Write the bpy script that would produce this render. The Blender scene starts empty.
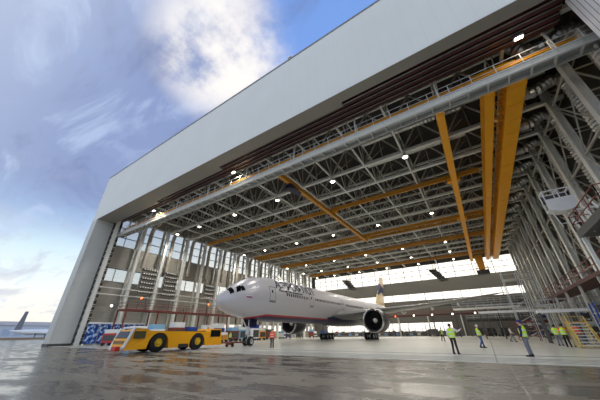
import bpy, bmesh, math, random
from mathutils import Vector, Matrix
random.seed(7)
PI = math.pi
col = bpy.context.scene.collection
S = bpy.context.scene

# ------------------------------------------------------------------ materials
def lin(c):
    c = c / 255.0
    return c / 12.92 if c <= 0.04045 else ((c + 0.055) / 1.055) ** 2.4
def rgb(r, g, b): return (lin(r), lin(g), lin(b), 1.0)

def nt_new(name):
    m = bpy.data.materials.new(name); m.use_nodes = True
    nt = m.node_tree
    for n in list(nt.nodes): nt.nodes.remove(n)
    out = nt.nodes.new('ShaderNodeOutputMaterial')
    return m, nt, out

def mat(name, c, rough=0.5, metal=0.0, var=0.08, scale=1.5, bump=0.0, spec=0.5):
    """painted / metal surface with mild procedural colour variation"""
    m, nt, out = nt_new(name)
    N, L = nt.nodes, nt.links
    b = N.new('ShaderNodeBsdfPrincipled')
    b.inputs['Roughness'].default_value = rough
    b.inputs['Metallic'].default_value = metal
    b.inputs['Specular IOR Level'].default_value = spec
    tc = N.new('ShaderNodeTexCoord'); no = N.new('ShaderNodeTexNoise')
    no.inputs['Scale'].default_value = scale; no.inputs['Detail'].default_value = 3
    L.new(tc.outputs['Object'], no.inputs['Vector'])
    mx = N.new('ShaderNodeMix'); mx.data_type = 'RGBA'
    c = rgb(*c)
    mx.inputs[6].default_value = tuple(v * (1 - var) for v in c[:3]) + (1,)
    mx.inputs[7].default_value = tuple(min(1, v * (1 + var)) for v in c[:3]) + (1,)
    L.new(no.outputs['Fac'], mx.inputs[0]); L.new(mx.outputs[2], b.inputs['Base Color'])
    if bump:
        bp = N.new('ShaderNodeBump'); bp.inputs['Strength'].default_value = bump
        L.new(no.outputs['Fac'], bp.inputs['Height']); L.new(bp.outputs[0], b.inputs['Normal'])
    L.new(b.outputs[0], out.inputs[0])
    return m

def emis(name, c, s):
    m, nt, out = nt_new(name)
    e = nt.nodes.new('ShaderNodeEmission'); e.inputs[0].default_value = rgb(*c); e.inputs[1].default_value = s
    nt.links.new(e.outputs[0], out.inputs[0]); return m

def ribbed(name, c, axis, period, rough=0.5, metal=0.0, dark=0.82, width=0.08, bump=0.4):
    """sheet cladding with seams every `period` metres along an axis"""
    m, nt, out = nt_new(name)
    N, L = nt.nodes, nt.links
    b = N.new('ShaderNodeBsdfPrincipled'); b.inputs['Roughness'].default_value = rough; b.inputs['Metallic'].default_value = metal
    tc = N.new('ShaderNodeTexCoord'); sp = N.new('ShaderNodeSeparateXYZ'); L.new(tc.outputs['Object'], sp.inputs[0])
    d = N.new('ShaderNodeMath'); d.operation = 'DIVIDE'; d.inputs[1].default_value = period; L.new(sp.outputs[axis], d.inputs[0])
    f = N.new('ShaderNodeMath'); f.operation = 'FRACT'; L.new(d.outputs[0], f.inputs[0])
    g = N.new('ShaderNodeMath'); g.operation = 'LESS_THAN'; g.inputs[1].default_value = width; L.new(f.outputs[0], g.inputs[0])
    no = N.new('ShaderNodeTexNoise'); no.inputs['Scale'].default_value = 0.25; L.new(tc.outputs['Object'], no.inputs['Vector'])
    c = rgb(*c)
    mv = N.new('ShaderNodeMix'); mv.data_type = 'RGBA'
    mv.inputs[6].default_value = tuple(v * .95 for v in c[:3]) + (1,); mv.inputs[7].default_value = tuple(min(1, v * 1.05) for v in c[:3]) + (1,)
    L.new(no.outputs['Fac'], mv.inputs[0])
    mx = N.new('ShaderNodeMix'); mx.data_type = 'RGBA'
    mx.inputs[7].default_value = tuple(v * dark for v in c[:3]) + (1,)
    L.new(mv.outputs[2], mx.inputs[6]); L.new(g.outputs[0], mx.inputs[0]); L.new(mx.outputs[2], b.inputs['Base Color'])
    bp = N.new('ShaderNodeBump'); bp.inputs['Strength'].default_value = bump; bp.inputs['Distance'].default_value = 0.05; bp.invert = True
    L.new(g.outputs[0], bp.inputs['Height']); L.new(bp.outputs[0], b.inputs['Normal'])
    L.new(b.outputs[0], out.inputs[0]); return m

M = {}
M['steel'] = mat('grey_painted_steel', (214, 216, 212), .45)
M['steel_w'] = mat('pale_painted_steel', (222, 223, 218), .45)
M['steel_d'] = mat('dark_steel', (70, 70, 70), .55)
M['galv'] = mat('galvanised_steel', (185, 188, 190), .35, .6)
M['duct'] = mat('duct_foil', (190, 190, 186), .3, .85)
M['duct_beige'] = mat('beige_duct_sheet', (168, 162, 150), .5)
M['steel_web'] = mat('web_member_steel', (186, 184, 174), .5)
M['orange'] = mat('crane_orange_paint', (250, 172, 6), .4)
M['orange_d'] = mat('crane_brown_orange_paint', (196, 138, 40), .5)
M['maroon'] = mat('maroon_steel', (74, 34, 34), .6)
M['redrail'] = mat('red_brown_rail_paint', (122, 52, 44), .5)
M['white'] = mat('white_paint', (232, 234, 238), .4)
M['blue'] = mat('blue_paint', (24, 66, 150), .5)
M['ltblue'] = mat('light_blue_sheet', (130, 178, 212), .5, var=.25, scale=4)
M['red'] = mat('red_paint', (190, 40, 32), .45)
M['black'] = mat('black_rubber', (22, 22, 24), .75)
M['darkglass'] = mat('dark_glazing', (14, 18, 24), .12)
M['navy'] = mat('navy_paint', (14, 18, 54), .35)
M['yellow'] = mat('tug_yellow_paint', (250, 172, 14), .35)
M['stair'] = mat('faded_yellow_stair_paint', (214, 186, 92), .5)
M['rim'] = mat('yellow_wheel_rim', (226, 184, 40), .4)
M['chrome'] = mat('polished_metal_lip', (225, 225, 228), .18, .9)
M['fan'] = mat('fan_blade_metal', (52, 52, 58), .35, .7)
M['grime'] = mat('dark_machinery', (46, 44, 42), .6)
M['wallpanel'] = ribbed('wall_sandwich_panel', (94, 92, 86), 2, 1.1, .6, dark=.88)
M['roofdeck'] = ribbed('roof_deck_profile', (44, 40, 36), 0, .6, .7, dark=.7, width=.3)
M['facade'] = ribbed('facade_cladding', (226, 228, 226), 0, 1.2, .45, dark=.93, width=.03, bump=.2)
M['jamb'] = ribbed('facade_jamb_cladding', (200, 202, 200), 2, 1.0, .5, dark=.93, width=.05)
M['jamb_right'] = ribbed('grooved_jamb_cladding', (232, 234, 244), 1, .42, .4, dark=.22, width=.14)
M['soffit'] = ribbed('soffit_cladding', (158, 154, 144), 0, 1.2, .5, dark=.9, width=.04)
M['lamp'] = emis('lamp_glow_white', (255, 240, 214), 22)
M['lamp_wall'] = emis('lamp_glow_wall', (255, 238, 220), 8)
M['lamp_red'] = emis('beacon_glow_orange', (255, 96, 40), 6)
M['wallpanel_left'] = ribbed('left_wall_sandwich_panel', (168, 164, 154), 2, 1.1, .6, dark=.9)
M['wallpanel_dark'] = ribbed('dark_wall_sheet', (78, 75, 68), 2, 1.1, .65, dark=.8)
M['wing'] = mat('wing_grey_paint', (122, 122, 122), .4)
M['livery2'] = mat('nacelle_grey_paint', (64, 60, 68), .3)
M['inlet_black'] = mat('inlet_liner', (30, 30, 34), .4)
M['tag_ink'] = mat('lettering_ink', (14, 18, 46), .7)
M['skin'] = mat('skin', (205, 156, 128), .6)
M['hair'] = mat('dark_hair', (38, 30, 26), .7)
M['denim'] = mat('blue_denim', (66, 92, 140), .8)
M['greycloth'] = mat('grey_work_trousers', (112, 114, 128), .8)
M['blackcloth'] = mat('black_cloth', (26, 26, 30), .85)
M['navycloth'] = mat('navy_jacket_cloth', (24, 34, 74), .8)
M['browncloth'] = mat('brown_jacket_cloth', (74, 48, 40), .85)
M['greencap'] = mat('blue_cap_cloth', (30, 46, 110), .8)
M['whitecloth'] = mat('white_cloth', (220, 218, 214), .8)
M['orangecloth'] = mat('orange_hi_vis_cloth', (250, 92, 50), .7)

def vestmat(name, c):
    m, nt, out = nt_new(name); N, L = nt.nodes, nt.links
    b = N.new('ShaderNodeBsdfPrincipled'); b.inputs['Roughness'].default_value = .65
    tc = N.new('ShaderNodeTexCoord'); sp = N.new('ShaderNodeSeparateXYZ'); L.new(tc.outputs['Object'], sp.inputs[0])
    rp = N.new('ShaderNodeValToRGB'); rp.color_ramp.interpolation = 'CONSTANT'
    el = rp.color_ramp.elements; cc = rgb(*c); s = rgb(205, 208, 205)
    el[0].position = 0; el[0].color = cc; el[1].position = .52; el[1].color = s
    for p, k in ((.56, cc), (.64, s), (.68, cc)):
        e = el.new(p); e.color = k
    d = N.new('ShaderNodeMath'); d.operation = 'DIVIDE'; d.inputs[1].default_value = 1.9
    L.new(sp.outputs[2], d.inputs[0]); L.new(d.outputs[0], rp.inputs[0]); L.new(rp.outputs[0], b.inputs['Base Color']); L.new(b.outputs[0], out.inputs[0])
    return m
M['vest'] = vestmat('lime_hi_vis_vest_cloth', (196, 240, 40))
M['vest_o'] = vestmat('orange_hi_vis_vest_cloth', (250, 96, 44))

def glazing():
    m, nt, out = nt_new('translucent_glazing'); N, L = nt.nodes, nt.links
    t = N.new('ShaderNodeBsdfTransparent'); t.inputs[0].default_value = (.95, .95, .94, 1)
    d = N.new('ShaderNodeBsdfTranslucent'); d.inputs[0].default_value = (.8, .8, .78, 1)
    g = N.new('ShaderNodeBsdfGlossy'); g.inputs['Roughness'].default_value = .15
    mx = N.new('ShaderNodeMixShader'); mx.inputs[0].default_value = .25
    L.new(t.outputs[0], mx.inputs[1]); L.new(d.outputs[0], mx.inputs[2])
    m2 = N.new('ShaderNodeMixShader'); m2.inputs[0].default_value = .04
    L.new(mx.outputs[0], m2.inputs[1]); L.new(g.outputs[0], m2.inputs[2]); L.new(m2.outputs[0], out.inputs[0])
    return m
M['glazing'] = glazing()

def floor_mat():
    m, nt, out = nt_new('polished_hangar_floor'); N, L = nt.nodes, nt.links
    b = N.new('ShaderNodeBsdfPrincipled'); b.inputs['Roughness'].default_value = .22
    tc = N.new('ShaderNodeTexCoord')
    no = N.new('ShaderNodeTexNoise'); no.inputs['Scale'].default_value = .12; no.inputs['Detail'].default_value = 5
    L.new(tc.outputs['Object'], no.inputs['Vector'])
    rp = N.new('ShaderNodeValToRGB'); rp.color_ramp.elements[0].position = .35; rp.color_ramp.elements[1].position = .7
    rp.color_ramp.elements[0].color = rgb(214, 214, 204); rp.color_ramp.elements[1].color = rgb(228, 226, 216)
    L.new(no.outputs['Fac'], rp.inputs[0])
    br = N.new('ShaderNodeTexBrick'); br.offset = 0; br.inputs['Scale'].default_value = 1
    br.inputs['Brick Width'].default_value = 11.1; br.inputs['Row Height'].default_value = 11.1; br.inputs['Mortar Size'].default_value = .04
    br.inputs['Color1'].default_value = (1, 1, 1, 1); br.inputs['Color2'].default_value = (1, 1, 1, 1); br.inputs['Mortar'].default_value = (.55, .55, .55, 1)
    L.new(tc.outputs['Object'], br.inputs['Vector'])
    mu = N.new('ShaderNodeMix'); mu.data_type = 'RGBA'; mu.blend_type = 'MULTIPLY'; mu.inputs[0].default_value = 1
    L.new(rp.outputs[0], mu.inputs[6]); L.new(br.outputs[0], mu.inputs[7]); L.new(mu.outputs[2], b.inputs['Base Color'])
    n2 = N.new('ShaderNodeTexNoise'); n2.inputs['Scale'].default_value = 1.2; L.new(tc.outputs['Object'], n2.inputs['Vector'])
    bp = N.new('ShaderNodeBump'); bp.inputs['Strength'].default_value = .06; L.new(n2.outputs['Fac'], bp.inputs['Height']); L.new(bp.outputs[0], b.inputs['Normal'])
    L.new(b.outputs[0], out.inputs[0]); return m
M['floor'] = floor_mat()

def apron_mat():
    m, nt, out = nt_new('wet_apron_concrete'); N, L = nt.nodes, nt.links
    b = N.new('ShaderNodeBsdfPrincipled')
    tc = N.new('ShaderNodeTexCoord')
    mp = N.new('ShaderNodeMapping'); mp.inputs['Scale'].default_value = (.35, 1.0, 1); mp.inputs['Rotation'].default_value = (0, 0, .12)
    L.new(tc.outputs['Object'], mp.inputs[0])
    big = N.new('ShaderNodeTexNoise'); big.inputs['Scale'].default_value = .8; big.inputs['Detail'].default_value = 7; big.inputs['Roughness'].default_value = .62
    L.new(mp.outputs[0], big.inputs['Vector'])
    fine = N.new('ShaderNodeTexNoise'); fine.inputs['Scale'].default_value = 9; fine.inputs['Detail'].default_value = 4; L.new(tc.outputs['Object'], fine.inputs['Vector'])
    wet = N.new('ShaderNodeMapRange'); wet.inputs['From Min'].default_value = .43; wet.inputs['From Max'].default_value = .57
    L.new(big.outputs['Fac'], wet.inputs['Value'])
    rr = N.new('ShaderNodeMapRange'); rr.inputs['To Min'].default_value = .15; rr.inputs['To Max'].default_value = .42; L.new(wet.outputs[0], rr.inputs['Value'])
    L.new(rr.outputs[0], b.inputs['Roughness'])
    c1 = N.new('ShaderNodeMix'); c1.data_type = 'RGBA'; c1.inputs[6].default_value = rgb(84, 78, 72); c1.inputs[7].default_value = rgb(142, 131, 114)
    L.new(wet.outputs[0], c1.inputs[0])
    c2 = N.new('ShaderNodeMix'); c2.data_type = 'RGBA'; c2.blend_type = 'MULTIPLY'; c2.inputs[0].default_value = .5
    L.new(c1.outputs[2], c2.inputs[6]); L.new(fine.outputs['Color'], c2.inputs[7])
    br = N.new('ShaderNodeTexBrick'); br.offset = 0; br.inputs['Scale'].default_value = 1
    br.inputs['Brick Width'].default_value = 7.2; br.inputs['Row Height'].default_value = 7.2; br.inputs['Mortar Size'].default_value = .03
    br.inputs['Color1'].default_value = (0, 0, 0, 1); br.inputs['Color2'].default_value = (0, 0, 0, 1); br.inputs['Mortar'].default_value = (1, 1, 1, 1)
    m3 = N.new('ShaderNodeMapping'); m3.inputs['Location'].default_value = (6.8, 2, 0); L.new(tc.outputs['Object'], m3.inputs[0]); L.new(m3.outputs[0], br.inputs['Vector'])
    c3 = N.new('ShaderNodeMix'); c3.data_type = 'RGBA'; c3.inputs[7].default_value = rgb(150, 142, 124)
    L.new(br.outputs[0], c3.inputs[0]); L.new(c2.outputs[2], c3.inputs[6]); L.new(c3.outputs[2], b.inputs['Base Color'])
    bp = N.new('ShaderNodeBump'); bp.inputs['Strength'].default_value = .22; bp.inputs['Distance'].default_value = .06
    md = N.new('ShaderNodeTexNoise'); md.inputs['Scale'].default_value = 1.6; md.inputs['Detail'].default_value = 3; L.new(mp.outputs[0], md.inputs['Vector'])
    L.new(md.outputs['Fac'], bp.inputs['Height']); L.new(bp.outputs[0], b.inputs['Normal'])
    L.new(b.outputs[0], out.inputs[0]); return m
M['apron'] = apron_mat()

def fuselage_mat():
    m, nt, out = nt_new('aircraft_livery_paint'); N, L = nt.nodes, nt.links
    b = N.new('ShaderNodeBsdfPrincipled'); b.inputs['Specular IOR Level'].default_value = .3; b.inputs['Metallic'].default_value = .1
    tc = N.new('ShaderNodeTexCoord'); sp = N.new('ShaderNodeSeparateXYZ'); L.new(tc.outputs['Object'], sp.inputs[0])
    # height above the stripe, lowered towards the nose
    t = N.new('ShaderNodeMapRange'); t.inputs['From Min'].default_value = 0; t.inputs['From Max'].default_value = 7
    t.inputs['To Min'].default_value = 1.2; t.inputs['To Max'].default_value = 0; L.new(sp.outputs[1], t.inputs['Value'])
    a = N.new('ShaderNodeMath'); a.operation = 'ADD'; L.new(sp.outputs[2], a.inputs[0]); L.new(t.outputs[0], a.inputs[1])
    mr = N.new('ShaderNodeMapRange'); mr.inputs['From Min'].default_value = -3; mr.inputs['From Max'].default_value = 3; L.new(a.outputs[0], mr.inputs['Value'])
    rp = N.new('ShaderNodeValToRGB'); rp.color_ramp.interpolation = 'CONSTANT'; el = rp.color_ramp.elements
    z = lambda v: (v + 3) / 6
    el[0].position = 0; el[0].color = rgb(12, 18, 66); el[1].position = z(-2.5); el[1].color = rgb(176, 30, 40)
    e = el.new(z(-2.28)); e.color = rgb(190, 188, 194)
    L.new(mr.outputs[0], rp.inputs[0]); L.new(rp.outputs[0], b.inputs['Base Color'])
    no = N.new('ShaderNodeTexNoise'); no.inputs['Scale'].default_value = .5; L.new(tc.outputs['Object'], no.inputs['Vector'])
    r2 = N.new('ShaderNodeMapRange'); r2.inputs['To Min'].default_value = .22; r2.inputs['To Max'].default_value = .4; L.new(no.outputs['Fac'], r2.inputs['Value']); L.new(r2.outputs[0], b.inputs['Roughness'])
    L.new(b.outputs[0], out.inputs[0]); return m
M['livery'] = fuselage_mat()

def fin_mat():
    m, nt, out = nt_new('tail_fin_paint'); N, L = nt.nodes, nt.links
    b = N.new('ShaderNodeBsdfPrincipled'); b.inputs['Roughness'].default_value = .3
    tc = N.new('ShaderNodeTexCoord'); sp = N.new('ShaderNodeSeparateXYZ'); L.new(tc.outputs['Object'], sp.inputs[0])
    s = N.new('ShaderNodeMath'); s.operation = 'SINE'; L.new(sp.outputs[1], s.inputs[0])
    a = N.new('ShaderNodeMath'); a.operation = 'MULTIPLY_ADD'; a.inputs[1].default_value = .5; L.new(s.outputs[0], a.inputs[0]); L.new(sp.outputs[2], a.inputs[2])
    mr = N.new('ShaderNodeMapRange'); mr.inputs['From Min'].default_value = 2; mr.inputs['From Max'].default_value = 13; L.new(a.outputs[0], mr.inputs['Value'])
    rp = N.new('ShaderNodeValToRGB'); rp.color_ramp.interpolation = 'CONSTANT'; el = rp.color_ramp.elements
    el[0].position = 0; el[0].color = rgb(200, 176, 132); el[1].position = .42; el[1].color = rgb(44, 48, 84)
    e = el.new(.68); e.color = rgb(214, 188, 160)
    L.new(mr.outputs[0], rp.inputs[0]); L.new(rp.outputs[0], b.inputs['Base Color']); L.new(b.outputs[0], out.inputs[0]); return m
M['fin'] = fin_mat()

def flag_mat():
    m, nt, out = nt_new('flag_three_stripes'); N, L = nt.nodes, nt.links
    b = N.new('ShaderNodeBsdfPrincipled'); tc = N.new('ShaderNodeTexCoord'); sp = N.new('ShaderNodeSeparateXYZ'); L.new(tc.outputs['Generated'], sp.inputs[0])
    rp = N.new('ShaderNodeValToRGB'); rp.color_ramp.interpolation = 'CONSTANT'; el = rp.color_ramp.elements
    el[0].position = 0; el[0].color = rgb(190, 30, 36); el[1].position = .34; el[1].color = rgb(30, 50, 150)
    e = el.new(.67); e.color = rgb(235, 235, 238)
    L.new(sp.outputs[2], rp.inputs[0]); L.new(rp.outputs[0], b.inputs['Base Color']); L.new(b.outputs[0], out.inputs[0]); return m
M['flag'] = flag_mat()

def banner_mat():
    m, nt, out = nt_new('printed_blue_sheeting'); N, L = nt.nodes, nt.links
    b = N.new('ShaderNodeBsdfPrincipled'); b.inputs['Roughness'].default_value = .5
    tc = N.new('ShaderNodeTexCoord'); no = N.new('ShaderNodeTexNoise'); no.inputs['Scale'].default_value = 1.6; no.inputs['Detail'].default_value = 2
    L.new(tc.outputs['Object'], no.inputs['Vector'])
    rp = N.new('ShaderNodeValToRGB'); el = rp.color_ramp.elements
    el[0].position = .4; el[0].color = rgb(14, 40, 110); el[1].position = .52; el[1].color = rgb(30, 92, 180)
    e = el.new(.6); e.color = rgb(190, 215, 240)
    L.new(no.outputs['Fac'], rp.inputs[0]); L.new(rp.outputs[0], b.inputs['Base Color']); L.new(b.outputs[0], out.inputs[0]); return m
M['banner'] = banner_mat()

# ------------------------------------------------------------------ mesh builder
class MB:
    def __init__(s): s.v = []; s.f = []
    def add(s, vs, fs):
        o = len(s.v); s.v += [tuple(p) for p in vs]; s.f += [tuple(i + o for i in f) for f in fs]; return s
    def box(s, x0, x1, y0, y1, z0, z1):
        vs = [(x, y, z) for z in (z0, z1) for y in (y0, y1) for x in (x0, x1)]
        return s.add(vs, [(0, 2, 3, 1), (4, 5, 7, 6), (0, 1, 5, 4), (2, 6, 7, 3), (0, 4, 6, 2), (1, 3, 7, 5)])
    def bar(s, a, b, w, h=None, up=(0, 0, 1)):
        a, b = Vector(a), Vector(b); h = h or w; d = (b - a)
        if d.length < 1e-6: return s
        d.normalize(); up = Vector(up)
        if abs(d.dot(up)) > .98: up = Vector((0, 1, 0))
        r = d.cross(up).normalized(); u = r.cross(d).normalized()
        vs = []
        for p in (a, b):
            for i, j in ((-1, -1), (1, -1), (1, 1), (-1, 1)): vs.append(p + r * (i * w / 2) + u * (j * h / 2))
        return s.add(vs, [(0, 1, 2, 3), (7, 6, 5, 4), (0, 4, 5, 1), (1, 5, 6, 2), (2, 6, 7, 3), (3, 7, 4, 0)])
    def tube(s, pts, r, n=8, cap=True):
        pts = [Vector(p) for p in pts]; rs = r if isinstance(r, (list, tuple)) else [r] * len(pts)
        vs = []; pr = None
        for i, p in enumerate(pts):
            d = (pts[min(i + 1, len(pts) - 1)] - pts[max(i - 1, 0)]).normalized()
            if pr is None:
                pr = d.orthogonal().normalized()
            pr = (pr - d * pr.dot(d)).normalized(); q = d.cross(pr)
            for k in range(n):
                t = 2 * PI * k / n; vs.append(p + (pr * math.cos(t) + q * math.sin(t)) * rs[i])
        fs = []
        for i in range(len(pts) - 1):
            for k in range(n):
                k2 = (k + 1) % n; fs.append((i * n + k, i * n + k2, (i + 1) * n + k2, (i + 1) * n + k))
        if cap: fs.append(tuple(range(n - 1, -1, -1))); fs.append(tuple((len(pts) - 1) * n + k for k in range(n)))
        return s.add(vs, fs)
    def lathe(s, c, axis, prof, n=24):
        """prof: (distance along axis, radius)"""
        c = Vector(c); a = Vector(axis).normalized(); p = a.orthogonal().normalized(); q = a.cross(p)
        vs = []
        for d, r in prof:
            for k in range(n):
                t = 2 * PI * k / n; vs.append(c + a * d + (p * math.cos(t) + q * math.sin(t)) * max(r, .0005))
        fs = [(i * n + k, i * n + (k + 1) % n, (i + 1) * n + (k + 1) % n, (i + 1) * n + k) for i in range(len(prof) - 1) for k in range(n)]
        return s.add(vs, fs)
    def loft(s, secs, closed=True, cap=True):
        n = len(secs[0]); vs = [p for q in secs for p in q]
        fs = [(i * n + k, i * n + (k + 1) % n, (i + 1) * n + (k + 1) % n, (i + 1) * n + k) for i in range(len(secs) - 1) for k in range(n if closed else n - 1)]
        if cap: fs.append(tuple(range(n - 1, -1, -1))); fs.append(tuple((len(secs) - 1) * n + k for k in range(n)))
        return s.add(vs, fs)
    def build(s, name, m, parent=None, smooth=False, bevel=0, kind=None, loc=None):
        me = bpy.data.meshes.new(name); me.from_pydata(s.v, [], s.f); me.update()
        bm = bmesh.new(); bm.from_mesh(me); bmesh.ops.recalc_face_normals(bm, faces=bm.faces[:]); bm.to_mesh(me); bm.free()
        if smooth:
            for p in me.polygons: p.use_smooth = True
            me.set_sharp_from_angle(angle=math.radians(40))
        me.materials.append(m)
        o = bpy.data.objects.new(name, me); col.objects.link(o)
        if parent: o.parent = parent
        if loc: o.location = loc
        if bevel:
            b = o.modifiers.new('bevel', 'BEVEL'); b.width = bevel; b.segments = 2; b.limit_method = 'ANGLE'
        if kind: o['kind'] = kind
        return o

def thing(name, label, cat, loc=(0, 0, 0), rz=0, group=None):
    o = bpy.data.objects.new(name, None); o.empty_display_size = .3; col.objects.link(o)
    o.location = loc; o.rotation_euler = (0, 0, rz); tag(o, label, cat, group); return o
def tag(o, label, cat, group=None):
    o['label'] = label; o['category'] = cat
    if group: o['group'] = group
    return o
def copy_tree(o, loc=None, label=None, parent=None):
    c = o.copy(); col.objects.link(c)
    if parent: c.parent = parent
    if loc is not None: c.location = loc
    if label: c['label'] = label
    for ch in list(o.children): copy_tree(ch, None, None, c)
    return c
ORD = ['first', 'second', 'third', 'fourth', 'fifth', 'sixth', 'seventh', 'eighth', 'ninth', 'tenth', 'eleventh', 'twelfth', 'thirteenth', 'fourteenth', 'fifteenth', 'sixteenth']

# ------------------------------------------------------------------ layout constants (metres)
XL, XR = -61.6, 15.0          # side walls
YF, YB = 16.7, 104.5          # facade front, back wall
ZO, ZT = 22.7, 33.4           # door opening height, facade top
ROWS = [20.1 + 5.55 * k for k in range(15)]
def st(mb, name, m, **k): return mb.build(name, m, kind='structure', **k)

# ------------------------------------------------------------------ people (built first: skin modifier evaluation)
def skin_mesh(verts, edges, name, sub=2):
    bm = bmesh.new(); lay = bm.verts.layers.skin.verify(); bv = []
    for i, (p, r) in enumerate(verts):
        v = bm.verts.new(p); rr = r if isinstance(r, tuple) else (r, r); v[lay].radius = rr; v[lay].use_root = (i == 0); bv.append(v)
    for a, b in edges: bm.edges.new((bv[a], bv[b]))
    me = bpy.data.meshes.new(name + '_tmp'); bm.to_mesh(me); bm.free()
    o = bpy.data.objects.new(name + '_tmp', me); col.objects.link(o)
    sk = o.modifiers.new('s', 'SKIN'); sk.use_smooth_shade = True
    su = o.modifiers.new('u', 'SUBSURF'); su.levels = sub
    dg = bpy.context.evaluated_depsgraph_get(); dg.update()
    out = bpy.data.meshes.new_from_object(o.evaluated_get(dg))
    bpy.data.objects.remove(o); bpy.data.meshes.remove(me)
    out.name = name
    for p in out.polygons: p.use_smooth = True
    return out

def chain(V, E, start, pts):
    prev = start
    for p, r in pts:
        V.append((p, r)); i = len(V) - 1
        if prev is not None: E.append((prev, i))
        prev = i
    return prev

POSES = {
 # elbow, wrist for (left -x, right +x); knee, ankle for each
 'stand': dict(el=[(-.25, .03, 1.14), (.25, .03, 1.14)], wr=[(-.26, -.07, .9), (.26, -.07, .9)], kn=[(-.1, -.01, .5), (.11, -.02, .5)], an=[(-.12, .02, .08), (.13, .02, .08)]),
 'walk': dict(el=[(-.25, -.1, 1.16), (.25, .12, 1.15)], wr=[(-.23, -.28, .98), (.25, .14, .9)], kn=[(-.1, .03, .5), (.1, -.15, .52)], an=[(-.11, .26, .12), (.11, -.2, .08)]),
 'point': dict(el=[(-.38, -.14, 1.3), (.25, .04, 1.14)], wr=[(-.5, -.34, 1.42), (.26, -.1, .92)], kn=[(-.1, 0, .5), (.11, -.03, .5)], an=[(-.14, .02, .08), (.14, 0, .08)]),
 'front': dict(el=[(-.27, -.03, 1.15), (.27, -.03, 1.15)], wr=[(-.14, -.26, 1.14), (.14, -.27, 1.12)], kn=[(-.1, -.01, .5), (.11, 0, .5)], an=[(-.12, .03, .08), (.12, .02, .08)]),
 'pocket': dict(el=[(-.29, .06, 1.14), (.29, .06, 1.14)], wr=[(-.2, -.09, .97), (.2, -.09, .97)], kn=[(-.11, -.01, .5), (.1, -.01, .5)], an=[(-.15, .02, .08), (.12, .02, .08)]),
}
def person(label, loc, rz, pose='stand', h=1.78, top='blackcloth', legs='blackcloth', vest=None, head='hair', hood=False, group=None, name='person'):
    P = POSES[pose]; k = h / 1.78
    root = thing(name, label, 'person', loc, rz, group)
    root.scale = (k, k, k)
    # one continuous body
    V = [((0, 0, .97), (.15, .1))]; E = []
    ch = chain(V, E, 0, [((0, 0, 1.1), (.13, .09)), ((0, .01, 1.28), (.16, .11)), ((0, .02, 1.43), (.12, .085))])
    chain(V, E, ch, [((0, .01, 1.52), .055), ((0, -.005, 1.59), (.068, .08)), ((0, -.012, 1.66), (.078, .098)), ((0, 0, 1.725), (.062, .078))])
    for s in (0, 1):
        sg = -1 if s == 0 else 1
        w = Vector(P['wr'][s]); e = Vector(P['el'][s]); d = (w - e).normalized()
        ai = chain(V, E, ch, [((sg * .18, .01, 1.42), .062), (tuple(e), .043), (tuple(w), .03), (tuple(w + d * .06), (.04, .024))])
        side = d.cross(Vector((1, 0, 0))).normalized()
        for q in range(4):
            b0 = w + d * .085 + side * ((q - 1.5) * .021)
            L = (.062, .074, .07, .054)[q]
            chain(V, E, ai, [(tuple(b0), .0105), (tuple(b0 + d * L * .5 + Vector((-sg * .012, 0, 0))), .009), (tuple(b0 + d * L + Vector((-sg * .03, 0, 0))), .0075)])
        chain(V, E, ai, [(tuple(w + d * .045 - side * .036), .0115), (tuple(w + d * .08 - side * .052), .009)])
        chain(V, E, 0, [((sg * .09, 0, .9), (.09, .09)), (P['kn'][s], .06), (P['an'][s], .042),
                        ((P['an'][s][0], P['an'][s][1] - .1, max(.035, P['an'][s][2] - .045)), (.042, .034)), ((P['an'][s][0], P['an'][s][1] - .18, .03), (.036, .026))])
    me = skin_mesh(V, E, 'body', 2)
    me.materials.append(M['skin'])
    body = bpy.data.objects.new('body', me); col.objects.link(body); body.parent = root
    # facial features
    f = MB()
    for sx in (-.03, .03): f.lathe((sx, -.098, 1.655), (0, -1, 0), [(-.01, .012), (.004, .009), (.008, 0)], 8)
    f.build('eyes', M['blackcloth'], root)
    f = MB(); f.loft([[(-.012, -.098, 1.612), (.012, -.098, 1.612), (0, -.128, 1.617)], [(-.007, -.1, 1.655), (.007, -.1, 1.655), (0, -.108, 1.655)]]); f.build('nose', M['skin'], root)
    f = MB(); f.bar((-.025, -.094, 1.588), (.025, -.094, 1.588), .012, .008); f.build('mouth', M['red'], root)
    f = MB()
    for sg in (-1, 1): f.lathe((sg * .078, .0, 1.64), (sg, 0, 0), [(0, .026), (.012, .03), (.02, .018), (.018, 0)], 10)
    f.build('ears', M['skin'], root)
    # hair / cap
    hb = MB(); secs = []
    for i in range(7):
        a = i / 6 * PI / 2
        secs.append([(math.cos(a) * .096 * math.cos(t), .012 + math.cos(a) * .118 * math.sin(t), 1.68 + math.sin(a) * .095) for t in [2 * PI * j / 16 for j in range(16)]])
    low = [(.092 * math.cos(t), .03 + .105 * math.sin(t) if math.sin(t) > 0 else .03 + .05 * math.sin(t), 1.6) for t in [2 * PI * j / 16 for j in range(16)]]
    hb.loft([low] + secs)
    hname = {'hair': 'hair', 'greencap': 'cap', 'white': 'helmet', 'orangecloth': 'cap'}.get(head, 'cap')
    hb.build(hname, M[head], root, smooth=True)
    # trousers
    V = [((0, 0, .97), (.13, .1))]; E = []
    for s in (0, 1):
        sg = -1 if s == 0 else 1; a = P['an'][s]
        chain(V, E, 0, [((sg * .095, 0, .88), (.1, .1)), (tuple(Vector(P['kn'][s])), .078), ((a[0], a[1], a[2] + .06), .068), ((a[0], a[1], a[2] + .01), .07)])
    o = bpy.data.objects.new('trousers', skin_mesh(V, E, 'trousers', 1)); o.data.materials.append(M[legs]); col.objects.link(o); o.parent = root
    # jacket
    V = [((0, 0, .96), (.18, .13))]; E = []
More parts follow.
